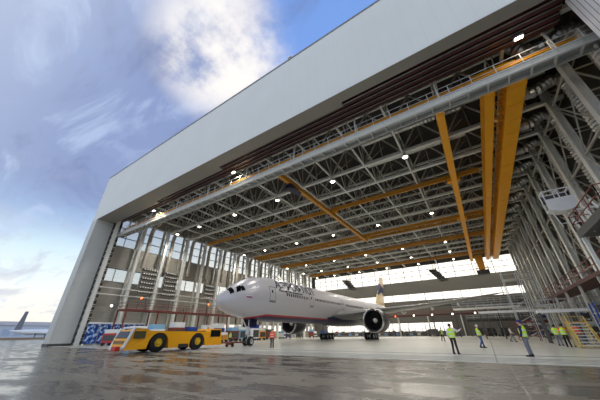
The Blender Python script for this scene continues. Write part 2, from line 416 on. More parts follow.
    ch = chain(V, E, 0, [((0, 0, 1.12), (.17, .125)), ((0, .01, 1.3), (.19, .135)), ((0, .015, 1.44), (.13, .1))])
    chain(V, E, ch, [((0, .012, 1.515), (.075, .075))])
    for s in (0, 1):
        sg = -1 if s == 0 else 1
        e = Vector(P['el'][s]); w = Vector(P['wr'][s])
        chain(V, E, ch, [((sg * .185, .01, 1.42), .082), (tuple(e), .062), (tuple(e + (w - e) * .93), .05)])
    o = bpy.data.objects.new('jacket', skin_mesh(V, E, 'jacket', 1)); o.data.materials.append(M[top]); col.objects.link(o); o.parent = root
    if vest:
        secs = []
        for z, rx, ry in ((.93, .205, .155), (1.05, .2, .152), (1.2, .21, .158), (1.33, .215, .16), (1.42, .185, .14), (1.48, .12, .11)):
            secs.append([(rx * math.cos(t), .01 + ry * math.sin(t), z) for t in [2 * PI * j / 20 for j in range(20)]])
        vb = MB().loft(secs, cap=False).build('safety_vest', M[vest], root, smooth=True)
    for s in (0, 1):
        a = P['an'][s]; sb = MB()
        z0 = max(0, a[2] - .08)
        for yy0, yy1, hh in ((-.2, -.02, .075), (-.06, .07, .12)):
            sb.box(a[0] - .05, a[0] + .05, a[1] + yy0, a[1] + yy1, z0, z0 + hh)
        sb.build('shoe', M['black'], root, bevel=.02)
    return root

person('person in orange jacket and black trousers standing beside the airliner nose wheel', (-19.95, 24.6, 0), .5, 'stand', 1.86, 'orangecloth', 'blackcloth', 'vest_o', 'hair')
person('person in grey trousers, navy jacket, blue cap and lime vest, nearest on the right', (1.72, 21.4, 0), -2.0, 'stand', 1.92, 'navycloth', 'greycloth', 'vest', 'greencap')
person('person in lime vest and black trousers pointing, standing on the floor edge', (-2.1, 21.9, 0), 2.9, 'point', 1.84, 'whitecloth', 'blackcloth', 'vest', 'hair')
person('person in brown jacket, lime vest and blue jeans walking inside the door', (-.7, 30.4, 0), 2.2, 'walk', 1.88, 'browncloth', 'denim', 'vest', 'whitecloth')
person('person in black jacket with open lime vest, seen far behind the pointing person', (-6.0, 49.0, 0), .6, 'walk', 1.84, 'blackcloth', 'blackcloth', 'vest', 'hair')
person('small distant person in dark clothes and lime vest near the back wall', (-7.1, 88, 0), .3, 'stand', 1.85, 'blackcloth', 'blackcloth', 'vest', 'hair')
person('person in white and grey clothes behind the blue-capped person', (2.6, 48.0, 0), 1.2, 'walk', 1.85, 'whitecloth', 'greycloth', None, 'hair')
person('person in lime vest and grey trousers, leftmost of the group by the yellow stairs', (5.5, 36.6, 0), 2.6, 'pocket', 1.8, 'vest', 'greycloth', 'vest', 'hair')
person('person in orange jacket, lime vest and black trousers left of the yellow stairs', (5.55, 33.6, 0), 2.9, 'front', 1.82, 'orangecloth', 'blackcloth', 'vest', 'hair')
person('person in orange jacket standing behind the yellow stairs', (7.2, 37.4, 0), .4, 'stand', 1.86, 'orangecloth', 'greycloth', 'vest_o', 'hair')
person('person in black clothes and lime vest between the yellow tug and nose wheel', (-32.6, 30.2, 0), .8, 'stand', 1.82, 'blackcloth', 'blackcloth', 'vest', 'hair')
for i, (x, y, w) in enumerate([(-28.4, 99.5, 'left end of the row'), (-26.6, 99.9, 'second in the row'), (-24.2, 99.3, 'third in the row'), (-22.8, 99.8, 'right end of the row')]):
    person('distant person in black clothes under the back wall, ' + w, (x, y, 0), .3 * i, 'stand', 1.8, 'blackcloth', 'blackcloth', None, ['hair', 'whitecloth', 'hair', 'whitecloth'][i], group='people under the back wall')

# ------------------------------------------------------------------ setting
st(MB().box(-700, 300, -120, 16.9, -.3, 0).box(-700, -62.6, 16.9, 500, -.3, 0), 'ground', M['apron'])
st(MB().box(-62.6, 120, 16.9, 106, -.3, .01), 'floor', M['floor'])
tr = MB()
for y in (17.6, 18.3, 19.0, 19.7): tr.box(XL + 1, 11.3, y - .04, y + .04, .01, .016)
st(tr, 'trim_1', M['steel_d'])
st(MB().box(XL + 1, 14, 21.9, 22.1, .008, .018), 'trim_2', mat('drain_grating', (86, 92, 98), .5))
# facade
st(MB().box(-63.1, 60, YF, 17.9, ZO, ZT).box(-63.1, 60, 17.9, 30, ZT - .6, ZT), 'wall_front', M['facade'])
st(MB().box(-63.1, 60, YF - .06, YF + .5, ZT, ZT + .22), 'trim_3', mat('roof_edge_flashing', (120, 124, 130), .4, .5))
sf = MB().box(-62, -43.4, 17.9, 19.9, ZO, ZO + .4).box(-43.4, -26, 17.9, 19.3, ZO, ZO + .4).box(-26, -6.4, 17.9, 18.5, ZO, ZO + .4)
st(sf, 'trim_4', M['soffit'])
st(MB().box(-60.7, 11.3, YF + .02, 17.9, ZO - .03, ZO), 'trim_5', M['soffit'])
st(MB().box(-63.1, -60.7, YF, 19.8, 0, ZO), 'wall_left_front', M['jamb'])
st(MB().box(-63.2, -60.6, YF - .05, 19.85, 0, .35), 'baseboard_left', M['steel_d'])
dg_ = MB().box(-60.7, -60.2, 19.8, 21.3, 0, ZO + .5)
st(dg_, 'trim_6', mat('door_guide_brown_steel', (66, 58, 54), .6))
l_ = MB()
for k in range(20): l_.bar((-60.1, 19.9, .3 + k * 1.1), (-60.1, 21.2, .9 + k * 1.1), .08); l_.box(-60.2, -60.05, 19.8, 21.3, 1.1 * k + .02, 1.1 * k + .1)
st(l_, 'trim_7', M['steel'])
st(MB().box(11.3, 60, YF + .02, 18.9, 0, ZO), 'wall_right_front', M['jamb_right'])
# upper front inner wall (door head bracing zone is dark)
st(MB().box(-62, 15, 17.9, 18.3, 24.4, 28.5), 'wall_door_head', M['maroon'])
# sliding-door head tracks
for i, y in enumerate((18.7, 19.35, 20.0, 20.65)):
    t = MB().box([-26, -26, -43.4, -60.6][i] + .0, 11.3, y - .2, y + .2, 22.9, 23.6)
    o = t.build('door_track', M['maroon'], None); tag(o, 'dark maroon sliding-door track under the door head, %s from outside' % ORD[i], 'track', 'door head tracks')
    o2 = MB().box([-26, -26, -43.4, -60.6][i], 11.3, y - .27, y - .22, 22.86, 22.95).build('rail_lip', M['galv'], o)
# walls with window bands
def band_wall(name, axis, pos, a0, a1, bands, thick=.25, ztop=28.2):
    """solid strips between glazing bands; axis 'x' = wall in the YZ plane"""
    z = 0; mb = MB()
    for z0, z1, b0, b1 in bands + [(ztop, ztop, a0, a1)]:
        if z0 > z:
            if axis == 'x': mb.box(pos - thick / 2, pos + thick / 2, a0, a1, z, z0)
            else: mb.box(a0, a1, pos - thick / 2, pos + thick / 2, z, z0)
        if z1 > z0:
            for s0, s1 in ((a0, b0), (b1, a1)):
                if s1 - s0 > .05:
                    if axis == 'x': mb.box(pos - thick / 2, pos + thick / 2, s0, s1, z0, z1)
                    else: mb.box(s0, s1, pos - thick / 2, pos + thick / 2, z0, z1)
        z = z1
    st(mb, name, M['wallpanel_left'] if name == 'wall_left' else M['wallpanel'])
WN = [0]
def window(axis, pos, a0, a1, z0, z1, step, zs):
    WN[0] += 1
    fr = MB(); n = int(round((a1 - a0) / step))
    for i in range(n + 1):
        a = a0 + (a1 - a0) * i / n; w = .16 if i % 2 == 0 else .07
        if axis == 'x': fr.box(pos - .1, pos + .1, a - w / 2, a + w / 2, z0, z1)
        else: fr.box(a - w / 2, a + w / 2, pos - .1, pos + .1, z0, z1)
    for z in zs:
        if axis == 'x': fr.box(pos - .09, pos + .09, a0, a1, z - .06, z + .06)
        else: fr.box(a0, a1, pos - .09, pos + .09, z - .06, z + .06)
    w = st(fr, 'window_%d' % WN[0], M['steel_d'])
    g = MB()
    if axis == 'x': g.box(pos - .02, pos + .02, a0, a1, z0, z1)
    else: g.box(a0, a1, pos - .02, pos + .02, z0, z1)
    g.build('pane', M['glazing'], w)
lb = [(2.0, 4.0, 50, YB - 1), (11.2, 13.9, 20.5, YB - 1), (18.5, 24.6, 20.5, YB - 1)]
band_wall('wall_left', 'x', XL, 16.9, YB, lb)
for z0, z1, b0, b1 in lb: window('x', XL, b0, b1, z0, z1, 2.775, [z0 + .06, z1 - .06] + ([20.5, 22.6] if z0 > 18 else []))
bb = [(1.4, 4.2, -56, -9), (11.2, 13.7, -60.5, 13), (17.9, 23.4, -60.5, 13)]
band_wall('wall_back', 'y', YB, XL, XR + .2, bb)
for z0, z1, b0, b1 in bb: window('y', YB, b0, b1, z0, z1, 2.775, [z0 + .06, z1 - .06] + ([19.8, 21.6] if z0 > 17 else []))
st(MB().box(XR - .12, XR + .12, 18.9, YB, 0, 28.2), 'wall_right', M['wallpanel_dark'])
st(MB().box(XL - .3, XR + .3, 17.9, YB + .3, 28.2, 28.5), 'ceiling', M['roofdeck'])

# ------------------------------------------------------------------ roof structure
XS = [-58.2 + 5.5 * k for k in range(13)]
def W_truss():
    t = thing('roof_truss', '', 'truss', (0, 0, 0), 0, 'roof trusses spanning the width')
    MB().box(-60.5, 13.5, -.24, .24, 23.25, 23.62).build('bottom_chord', M['steel'], t)
    MB().box(-60.5, 13.5, -.14, .14, 27.5, 27.8).build('top_chord', M['steel'], t)
    l = MB()
    for i, x in enumerate(XS):
        xm = x + 2.75
        l.bar((x, 0, 23.5), (xm, 0, 27.6), .17); l.bar((xm, 0, 27.6), (x + 5.5, 0, 23.5), .17)
        l.bar((xm, 0, 23.5), (xm, 0, 27.6), .1); l.bar((x, 0, 23.5), (x, 0, 27.6), .1)
    l.build('lattice', M['steel_web'], t)
    return t
t0 = W_truss()
for i, y in enumerate(ROWS):
    lab = 'grey steel roof truss running across the hall, %s from the doors' % ORD[i]
    if i == 0: t0.location = (0, y, 0); t0['label'] = lab
    else: copy_tree(t0, (0, y, 0), lab)
def D_truss():
    t = thing('lengthwise_roof_truss', '', 'truss', (0, 0, 0), 0, 'roof trusses running front to back')
    MB().box(-.11, .11, 20.1, 103.5, 23.3, 23.54).build('bottom_chord', M['steel'], t)
    MB().box(-.08, .08, 20.1, 103.5, 27.55, 27.75).build('top_chord', M['steel'], t)
    l = MB()
    for y in ROWS:
        ym = y + 2.775
        l.bar((0, y, 23.5), (0, ym, 27.6), .13); l.bar((0, ym, 27.6), (0, y + 5.55, 23.5), .13)
        l.bar((0, y, 23.45), (2.75, ym, 27.6), .1)
    l.build('lattice', M['steel_web'], t)
    return t
t1 = D_truss()
for i, x in enumerate(XS):
    lab = 'thinner grey roof truss running front to back, %s from the left wall' % ORD[i]
    if i == 0: t1.location = (x, 0, 0); t1['label'] = lab
    else: copy_tree(t1, (x, 0, 0), lab)

# corrugated ventilation ducts under the roof
def corr(path, r, step=.22, amp=.06, n=10):
    pts = []; rs = []; path = [Vector(p) for p in path]; j = 0
    for a, b in zip(path[:-1], path[1:]):
        m = max(1, int((b - a).length / step))
        for i in range(m): pts.append(a + (b - a) * i / m); rs.append(r * (1 + (amp if j % 2 else -amp))); j += 1
    pts.append(path[-1]); rs.append(r)
    return MB().tube(pts, rs, n)
for i, (y, x0, x1) in enumerate([(28.6, -8, 4.5), (34.2, -9, 4.6), (45, -12, 5)]):
    o = corr([(x0, y, 25.2), (x1, y, 25.2)], .38).build('roof_duct', M['duct'], smooth=False)
    tag(o, 'silver corrugated air duct between the roof trusses, %s from the doors' % ORD[i], 'duct', 'ducts among the roof trusses')

# wall columns
def column(sign):
    t = thing('wall_column', '', 'column', (0, 0, 0), 0)
    # local x: 0 at inner flange, positive towards the wall
    s = sign
    MB().box(min(0, s * .12), max(0, s * .12), -.3, .3, 0, 24.6).box(min(s * .12, s * .5), max(s * .12, s * .5), -.05, .05, 0, 24.6).box(min(s * .5, s * .6), max(s * .5, s * .6), -.3, .3, 0, 24.6).build('inner_post', M['steel_w'], t)
    MB().box(min(s * 2.1, s * 2.4), max(s * 2.1, s * 2.4), -.25, .25, 0, 26).build('outer_post', M['steel_web'], t)
    l = MB(); n = 9
    for i in range(n):
        z0, z1 = 24.6 * i / n, 24.6 * (i + 1) / n
        a, b = (.5, 2.2) if i % 2 == 0 else (2.2, .5)
        l.bar((s * a, 0, z0), (s * b, 0, z1), .12); l.bar((s * .5, 0, z1), (s * 2.2, 0, z1), .1)
    l.build('lacing', M['steel_web'], t)
    return t
for sign, x, side in ((-1, -58.9, 'left'), (1, 12.0, 'right')):
    c0 = column(sign); c0['group'] = 'lattice columns along the %s wall' % side
    for i, y in enumerate(ROWS if side == 'left' else ROWS[1:]):
        lab = 'pale lattice steel column along the %s wall, %s from the doors' % (side, ORD[i])
        if i == 0: c0.location = (x, y, 0); c0['label'] = lab
        else: copy_tree(c0, (x, y, 0), lab)
    # cross braces between the columns
    for i, y in enumerate(ROWS[1:-1] if side == 'right' else []):
        b = MB(); q = x + sign * .3; y2 = y + 5.55
        b.bar((q, y + .3, 8), (q, y2 - .3, 15.5), .1); b.bar((q, y2 - .3, 8), (q, y + .3, 15.5), .1)
        b.bar((q, y + .3, 16.2), (q, y2 - .3, 22.3), .1); b.bar((q, y2 - .3, 16.2), (q, y + .3, 22.3), .1)
        for z in (7.9, 16, 22.4): b.bar((q, y + .3, z), (q, y2 - .3, z), .16)
        o = b.build('cross_bracing', M['steel_web'])
        tag(o, 'pale cross bracing between %s wall columns, %s bay from the doors' % (side, ORD[i]), 'bracing', 'bracing bays along the %s wall' % side)
# big pale knee struts and corrugated ducts on the right
kp = [(8.9, 0, 24.9), (9.0, 0, 24.0), (9.4, 0, 23.3), (10.2, 0, 22.9), (11.1, 0, 23.1), (11.8, 0, 23.5), (12.5, 0, 23.5), (12.95, 0, 23.0), (13.05, 0, 22.2), (13.05, 0, 9)]
d0 = None
for i, y in enumerate(ROWS[:-1]):
    lab = 'silver corrugated air duct bending down the right wall, %s from the doors' % ORD[i]
    if d0 is None:
        d0 = corr(kp, .56, .2, .11, 12).build('wall_duct', M['duct']); d0.location = (0, y + 2.4, 0); tag(d0, lab, 'duct', 'air ducts along the right wall')
        b = MB()
        for z in (12, 16, 20): b.box(13.2, 14.9, -.04, .04, z, z + .08)
        b.build('bracket', M['steel'], d0)
    else: copy_tree(d0, (0, y + 2.4, 0), lab)
kp2 = [(-55.5, 0, 25.4), (-57.0, 0, 24.6), (-58.6, 0, 24.0), (-59.5, 0, 23.3), (-59.8, 0, 22.2), (-59.8, 0, 14.5)]
d1 = None
for i, y in enumerate(ROWS[1:-1]):
    lab = 'beige round air duct bending down the left wall, %s from the doors' % ORD[i]
    if d1 is None:
        d1 = corr(kp2, .42, .5, .02, 12).build('wall_duct', M['duct_beige'], smooth=True); d1.location = (0, y + 1.9, 0); tag(d1, lab, 'duct', 'air ducts along the left wall')
        MB().box(-61.4, -59.7, -.05, .05, 16, 16.1).build('bracket', M['steel'], d1)
    else: copy_tree(d1, (0, y + 1.9, 0), lab)
# long horizontal wall rails on the left
for i, z in enumerate((8.4, 9.6)):
    o = MB().box(-58.95, -58.75, 20.5, 100, z, z + .16).build('wall_rail', M['steel_w']); tag(o, 'long pale horizontal rail along the left columns, %s' % ('lower' if i == 0 else 'upper'), 'rail')
    if i == 1: o.data.materials[0] = M['steel']
mat_casing = mat('heater_casing_grey', (92, 90, 86), .5)
# louvred heater units on the left wall
for i, (y, z0, rows) in enumerate([(29.4, 9.2, 6), (34.6, 9.2, 6), (46, 9.6, 4)]):
    t = thing('heater_unit', 'dark louvred heater bank with rows of pale nozzles, %s on the left wall' % ORD[i], 'heater', (-59.9, y, 0), 0, 'heater banks on the left wall')
    MB().box(-.15, .15, -1.7, 1.7, z0 - .1, z0 + rows * .95).build('back_frame', M['wallpanel_left'], t)
    for r in range(rows):
        z = z0 + .15 + r * .95
        MB().box(.15, .55, -1.6, 1.6, z, z + .5).build('casing', mat_casing, t)
        for k in range(6): MB().lathe((.55, -1.35 + k * .54, z + .28), (1, 0, 0), [(0, .17), (.12, .15), (.12, 0)], 8).build('nozzle', M['steel_w'], t)

# ------------------------------------------------------------------ lamps
def bay_lamp():
    t = thing('ceiling_lamp', '', 'lamp', (0, 0, 0), 0, 'high-bay ceiling lamps')
    MB().lathe((0, 0, 0), (0, 0, 1), [(0, .42), (.05, .44), (.3, .3), (.45, .16), (.6, .14), (.6, 0)], 16).build('housing', M['galv'], t, smooth=True)
    MB().lathe((0, 0, -.02), (0, 0, -1), [(0, .27), (.06, .24), (.09, 0)], 16).build('lens', M['lamp'], t)
    MB().tube([(0, 0, .55), (0, 0, .95)], .03, 6).build('hanger', M['steel_d'], t)
    return t
lamp = bay_lamp(); first = True
ld = bpy.data.lights.new('bay_light', 'SPOT'); ld.energy = 2300; ld.color = (1, .95, .86); ld.spot_size = math.radians(150); ld.spot_blend = .5; ld.shadow_soft_size = .3
for r, y in enumerate((31.2, 53.4, 75.6, 86.7, 97.8)):
    for c, x in enumerate((-55.3, -47.1, -36.1, -25.2, -14.1, -3.0, 8.1)):
        lab = 'glowing high-bay lamp, %s row from the doors, %s from the left wall' % (ORD[r], ORD[c])
        if first: t = lamp; t.location = (x, y, 22.55); t['label'] = lab; first = False
        else: t = copy_tree(lamp, (x, y, 22.55), lab)
        lo = bpy.data.objects.new('bay_light', ld); lo.location = (x, y, 22.3); col.objects.link(lo)

# floodlights under the door head
for i, (x, z) in enumerate([(8.6, 22.5), (-24.4, 22.0), (-45.0, 21.5)]):
    t = thing('floodlight', ['bright floodlight beside the orange cranes at top right', 'lit floodlight at mid span of the door head', 'warm floodlight near the left end of the door head'][i], 'floodlight', (x, 20.0, z))
    MB().box(-.35, .35, -.2, .2, 0, .25).build('housing', M['galv'], t, bevel=.03)
    MB().box(-.26, .26, -.12, .12, -.03, 0).build('lens', M['lamp'], t)
    MB().box(-.03, .03, -.03, .03, .25, 22.895 - z).build('bracket', M['steel_d'], t)
    l = bpy.data.lights.new('flood', 'SPOT'); l.energy = [90, 260, 420][i]; l.color = (1, .85, .6); l.spot_size = 2.6; l.shadow_soft_size = .2
    lo = bpy.data.objects.new('flood', l); lo.location = (x, 20.4, z - .15); lo.rotation_euler = (.5, 0, 0); col.objects.link(lo)

# ------------------------------------------------------------------ door-head catwalk
t = thing('catwalk', 'long pale steel catwalk with handrail crossing the hall under the door head', 'catwalk', (0, 21.0, 0))
MB().box(-60.6, 12.6, -.08, .0, 20.05, 20.6).build('front_girder', M['steel_w'], t)
MB().box(-60.6, 12.6, 1.1, 1.18, 20.05, 20.6).build('rear_girder', M['steel_w'], t)
MB().box(-60.6, 12.6, 0, 1.1, 20.42, 20.48).build('deck', M['galv'], t)
x = -60.2; s0 = None
while x < 12.4:
    if s0 is None: s0 = MB().box(-.05, .05, -.13, -.08, 20.06, 20.58).box(-.05, .05, 0, 1.1, 20.1, 20.35).build('stiffener', M['steel'], t); s0.location = (x, 0, 0)
    else: c_ = s0.copy(); col.objects.link(c_); c_.parent = t; c_.location = (x, 0, 0)
    x += 1.5
MB().box(-60.6, 12.6, -.2, .02, 19.98, 20.06).box(-60.6, 12.6, -.2, .02, 20.58, 20.66).build('flange', M['white'], t)
r = MB(); x = -60
while x < 12.4: r.box(x - .03, x + .03, -.1, -.04, 20.6, 21.75); x += 1.8
r.tube([(-60.5, -.07, 21.75), (12.5, -.07, 21.75)], .035, 6); r.tube([(-60.5, -.07, 21.2), (12.5, -.07, 21.2)], .03, 6)
r.build('handrail', M['white'], t)
for x in [-56 + 8.3 * k for k in range(9)]: MB().bar((x, -.05, 20.4), (x, .1, 23.4), .14).build('hanger', M['steel_w'], t)
o = MB().box(-60, 12, 21.78, 21.86, 21.75, 22.05).box(-60, 12, 21.7, 21.94, 21.7, 21.75).build('crane_runway', M['orange_d']); tag(o, 'orange crane runway beam just behind the catwalk handrail', 'runway beam', 'orange crane runway beams')
MB().tube([(-60, 21.5, 21.45), (12, 21.5, 21.45)], .06, 6).build('power_cable', M['orange'], o)

# ------------------------------------------------------------------ orange runways and cranes
def runway(y, x0, x1, z, label, lattice=0.0):
    t = thing('crane_runway', label, 'runway beam', (0, y, 0), 0, 'orange crane runway beams')
    MB().box(x0, x1, -.04, .04, z, z + .6).box(x0, x1, -.15, .15, z - .05, z).box(x0, x1, -.2, .2, z + .6, z + .65).build('beam', M['orange_d'], t)
    x = x0 + 1.5
    while x < x1: MB().bar((x, 0, z + .6), (x, 0, 23.35), .09).build('hanger_rod', M['orange_d'], t); x += 5.5
    if lattice:
        MB().box(x0, x1, lattice - .1, lattice + .1, z, z + .5).build('second_beam', M['orange_d'], t)
        l = MB(); x = x0
        while x < x1 - 1.6:
            l.bar((x, 0, z + .3), (x + .8, lattice, z + .3), .1); l.bar((x + .8, lattice, z + .3), (x + 1.6, 0, z + .3), .1); x += 1.6
        l.build('lacing', M['orange_d'], t)
runway(40.6, -56, 5.4, 22.3, 'orange runway beam crossing the roof nearest behind the doors')
runway(58.5, -56, 9, 22.3, 'wide brown-orange lattice runway crossing the middle of the roof', 2.2)
runway(72.6, -56, 9, 22.3, 'brown-orange lattice runway crossing the rear half of the roof', 1.4)
runway(92.5, -56, 9, 22.3, 'rearmost brown-orange runway beam near the back windows', 1.2)

def girder(mb, x0, x1, y0, y1, z0, z1):
    mb.box(x0, x1, y0, y1, z0, z1)
    y = y0 + 1
    while y < y1: mb.box(x0 - .03, x1 + .03, y - .04, y + .04, z0 - .02, z1 + .02); y += 2.4
    return mb
t = thing('overhead_crane', 'thin orange travelling crane girder hanging over the aircraft at mid roof', 'crane', (-18.75, 0, 0))
MB().box(-.28, .28, 22.6, 59.2, 21.05, 21.18).box(-.06, .06, 22.6, 59.2, 21.18, 21.7).box(-.2, .2, 22.6, 59.2, 21.7, 21.8).build('girder', M['orange_d'], t)
for y in (40.6, 58.5): MB().box(-.9, .9, y - .18, y + .18, 21.8, 22.25).build('end_truck', M['orange'], t, bevel=.03)
hh = MB().box(-.5, .5, 25.6, 27.6, 20.2, 20.9).box(-.35, .35, 27.6, 28.6, 20.35, 20.8).build('hoist', M['navy'], t, bevel=.05)
MB().tube([(0, 26.3, 20.2), (0, 26.3, 19.4)], .05, 6).lathe((0, 26.3, 19.4), (0, 0, -1), [(0, .05), (.1, .18), (.3, .18), (.4, .05), (.4, 0)], 10).build('hook_block', M['steel_d'], hh)
t = thing('overhead_crane', 'slim orange crane girder left of the big paired girders at top right', 'crane', (1.9, 0, 0))
MB_ = girder(MB(), -.36, .36, 22.3, 96, 20.75, 21.7); MB_.build('girder', M['orange'], t)
MB().box(-.9, .9, 22.3, 23.3, 21.75, 22.5).build('end_truck', M['orange'], t, bevel=.04)
MB().box(-.9, .9, 40.2, 41.0, 21.7, 22.25).build('end_truck', M['orange'], t, bevel=.04)
MB().box(-.9, .9, 58.1, 58.9, 21.7, 22.25).build('end_truck', M['orange'], t, bevel=.04)
t = thing('overhead_crane', 'big orange crane of two box girders with walkway at top right', 'crane', (7, 0, 0))
girder(MB(), -1.35, -.55, 22.3, 96, 20.6, 22.0).build('girder', M['orange'], t)
girder(MB(), .35, 1.75, 22.3, 96, 20.5, 22.2).build('girder', M['orange'], t)
l = MB(); y = 22.6
while y < 95: l.bar((-.5, y, 20.9), (.3, y + .6, 20.9), .06); l.bar((.3, y + .6, 20.9), (-.5, y + 1.2, 20.9), .06); l.bar((.28, y, 20.7), (.28, y, 21.9), .04); y += 1.2
l.bar((.28, 22.6, 21.4), (.28, 96, 21.4), .05); l.build('walkway', M['orange_d'], t)
MB().box(-1.8, 1.1, 22.3, 23.3, 22.3, 22.9).build('end_truck', M['orange'], t, bevel=.05)
MB().box(-1.8, .3, 73.6, 74.4, 22.0, 22.25).build('end_truck', M['orange'], t, bevel=.05)
MB().box(.2, 1.6, 22.4, 23.5, 22.25, 22.85).build('drive_unit', M['orange'], t, bevel=.05)
# hanging telescopic mast platform
t = thing('mast_platform', 'dark box platform on an orange mast hanging before the back windows', 'platform', (3.6, 90.5, 0))
l = MB()
for z in range(4): l.box(-1.0 + z * .08, 1.0 - z * .08, -1 + z * .08, 1 - z * .08, 20.0 - z * 1.0, 21.0 - z * 1.0)
l.build('mast_section', M['orange_d'], t)
MB().box(-1.5, 1.5, -1.3, 1.3, 15.6, 16.7).build('basket', M['grime'], t)
r = MB()
for x, y in ((-1.45, -1.25), (1.45, -1.25), (1.45, 1.25), (-1.45, 1.25)): r.box(x - .05, x + .05, y - .05, y + .05, 16.7, 17.7)
for a, b in (((-1.45, -1.25), (1.45, -1.25)), ((1.45, -1.25), (1.45, 1.25)), ((1.45, 1.25), (-1.45, 1.25)), ((-1.45, 1.25), (-1.45, -1.25))): r.bar((a[0], a[1], 17.7), (b[0], b[1], 17.7), .1)
r.build('railing', M['orange_d'], t); MB().box(-.5, .5, -.5, .5, 16.7, 17.4).build('mast_foot', M['orange_d'], t)
# dark tail access platforms silhouetted against the windows
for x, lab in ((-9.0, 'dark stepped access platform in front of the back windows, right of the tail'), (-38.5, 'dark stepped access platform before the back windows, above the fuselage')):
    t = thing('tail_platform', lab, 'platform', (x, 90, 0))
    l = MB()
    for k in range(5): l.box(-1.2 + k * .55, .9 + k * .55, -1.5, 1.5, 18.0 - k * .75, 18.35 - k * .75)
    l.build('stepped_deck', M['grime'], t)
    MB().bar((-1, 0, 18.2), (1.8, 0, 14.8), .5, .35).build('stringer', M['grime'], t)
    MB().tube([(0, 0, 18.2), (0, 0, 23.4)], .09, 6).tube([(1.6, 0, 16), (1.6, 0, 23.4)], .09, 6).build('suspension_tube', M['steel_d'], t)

# operator cabin / work basket on the right
t = thing('work_basket', 'white curved work basket with open railing frame in front of right columns', 'basket', (8.85, 31.0, 0), 0)
sec = []
for k in range(9):
    x = -1.25 + 2.5 * k / 8; dz = -.35 * math.cos((x / 1.25) * PI / 2)
    sec.append([(x, -.7, 11.0 + dz), (x, -.8, 12.25), (x, -.72, 12.25), (x, -.6, 11.1 + dz), (x, .8, 11.1 + dz), (x, .8, 11.0 + dz)])
MB().loft(sec).build('tub', M['white'], t)
r = MB()
for x in (-1.2, .1, 1.2): r.bar((x, -.75, 12.2), (x, -.75, 13.3), .1); r.bar((x, .75, 11), (x, .75, 13.3), .1); r.bar((x, -.75, 13.3), (x, .75, 13.3), .1)
for y in (-.75, .75): r.bar((-1.2, y, 13.3), (1.2, y, 13.3), .12)
r.build('frame', M['white'], t)
MB().box(-1.2, 1.2, .72, .8, 12.2, 13.25).build('back_panel', M['steel_d'], t)
MB().box(.6, 3.6, -.2, .2, 10.5, 10.75).build('support_arm', M['steel'], t)
pb = MB()
for x in (-.9, .2, 1.1): pb.bar((x, 0, 10.75), (x + .3, .2, 9.0), .07)
pb.bar((-.9, 0, 9.4), (1.4, .1, 9.3), .07); pb.build('under_frame', M['white'], t)

t.scale = (.8, .8, .8); t.location.z = 2.4
# ------------------------------------------------------------------ docks
def railing(mb, pts, z, h=1.1, step=1.6, w=.05):
    for a, b in zip(pts[:-1], pts[1:]):
        a = Vector((a[0], a[1], z)); b = Vector((b[0], b[1], z)); n = max(1, int((b - a).length / step))
        for i in range(n + 1):
            p = a + (b - a) * i / n; mb.bar(p, p + Vector((0, 0, h)), w)
        for q in (h, h * .5): mb.bar(a + Vector((0, 0, q)), b + Vector((0, 0, q)), w)
def dock(name, label, x0, x1, y0, y1, z, leg, railm, deckm, legm='steel', thick=.35, rail=True):
    cx, cy = (x0 + x1) / 2, (y0 + y1) / 2
    t = thing(name, label, 'platform', (cx, cy, 0)); a0, a1, b0, b1 = x0 - cx, x1 - cx, y0 - cy, y1 - cy
    MB().box(a0, a1, b0, b1, z - thick, z).build('deck', M[deckm], t)
    if rail:
        r = MB(); railing(r, [(a0, b0), (a1, b0), (a1, b1), (a0, b1), (a0, b0)], z); r.build('railing', M[railm], t)
    n = max(1, int(max(x1 - x0, y1 - y0) / leg))
    for i in range(n + 1):
        for s in (0, 1):
            if y1 - y0 > x1 - x0: p = ((a0 + .15, a1 - .15)[s], b0 + .15 + (b1 - b0 - .3) * i / n)
            else: p = (a0 + .15 + (a1 - a0 - .3) * i / n, (b0 + .15, b1 - .15)[s])
            MB().box(p[0] - .1, p[0] + .1, p[1] - .1, p[1] + .1, .01, z - thick).build('leg', M[legm], t)
    return t
t = dock('docking_platform', 'long red-brown railed docking platform parked along the left columns', -55, -51.5, 23, 58, 5.6, 5.5, 'redrail', 'redrail', 'redrail', .25)
t = dock('docking_platform', 'long red-brown railed docking platform parked along the right columns', 8.9, 11.2, 26, 62, 5.6, 6, 'redrail', 'maroon', 'steel_web', .3)
t = dock('docking_platform', 'high grey platform with red railing at the right edge near the doors', 7.2, 11.2, 19.4, 25.0, 7.5, 5, 'redrail', 'steel_d', 'steel_w', .5)
br = MB()
for k in range(5): br.bar((-1.6, -2.6 + k * 1.3, 7.0), (-1.6, -2.6 + k * 1.3 + .9, 8.6), .08)
br.build('folding_guard', M['steel_w'], t)
dock('gangway', 'pale raised gangway with railing crossing behind the blue-capped person', -.5, 11.5, 62.6, 64.2, 4.6, 3, 'galv', 'white', 'steel_d', .35)
dock('gangway', 'far pale raised gangway with railing near the right back corner', -6, 8, 82, 84, 6.6, 4.7, 'galv', 'steel_w', 'steel_d', .4)
dock('gangway', 'lowest pale gangway beside the yellow stairs', 5.5, 11.5, 42, 43.4, 3.4, 3, 'galv', 'white', 'steel_d', .3)
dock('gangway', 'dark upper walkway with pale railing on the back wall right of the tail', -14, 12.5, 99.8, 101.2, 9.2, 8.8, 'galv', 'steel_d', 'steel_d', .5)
dock('gangway', 'dark low walkway under the back windows near the right corner', -4, 10, 92.5, 94, 4.2, 3.5, 'galv', 'grime', 'steel_d', .6)
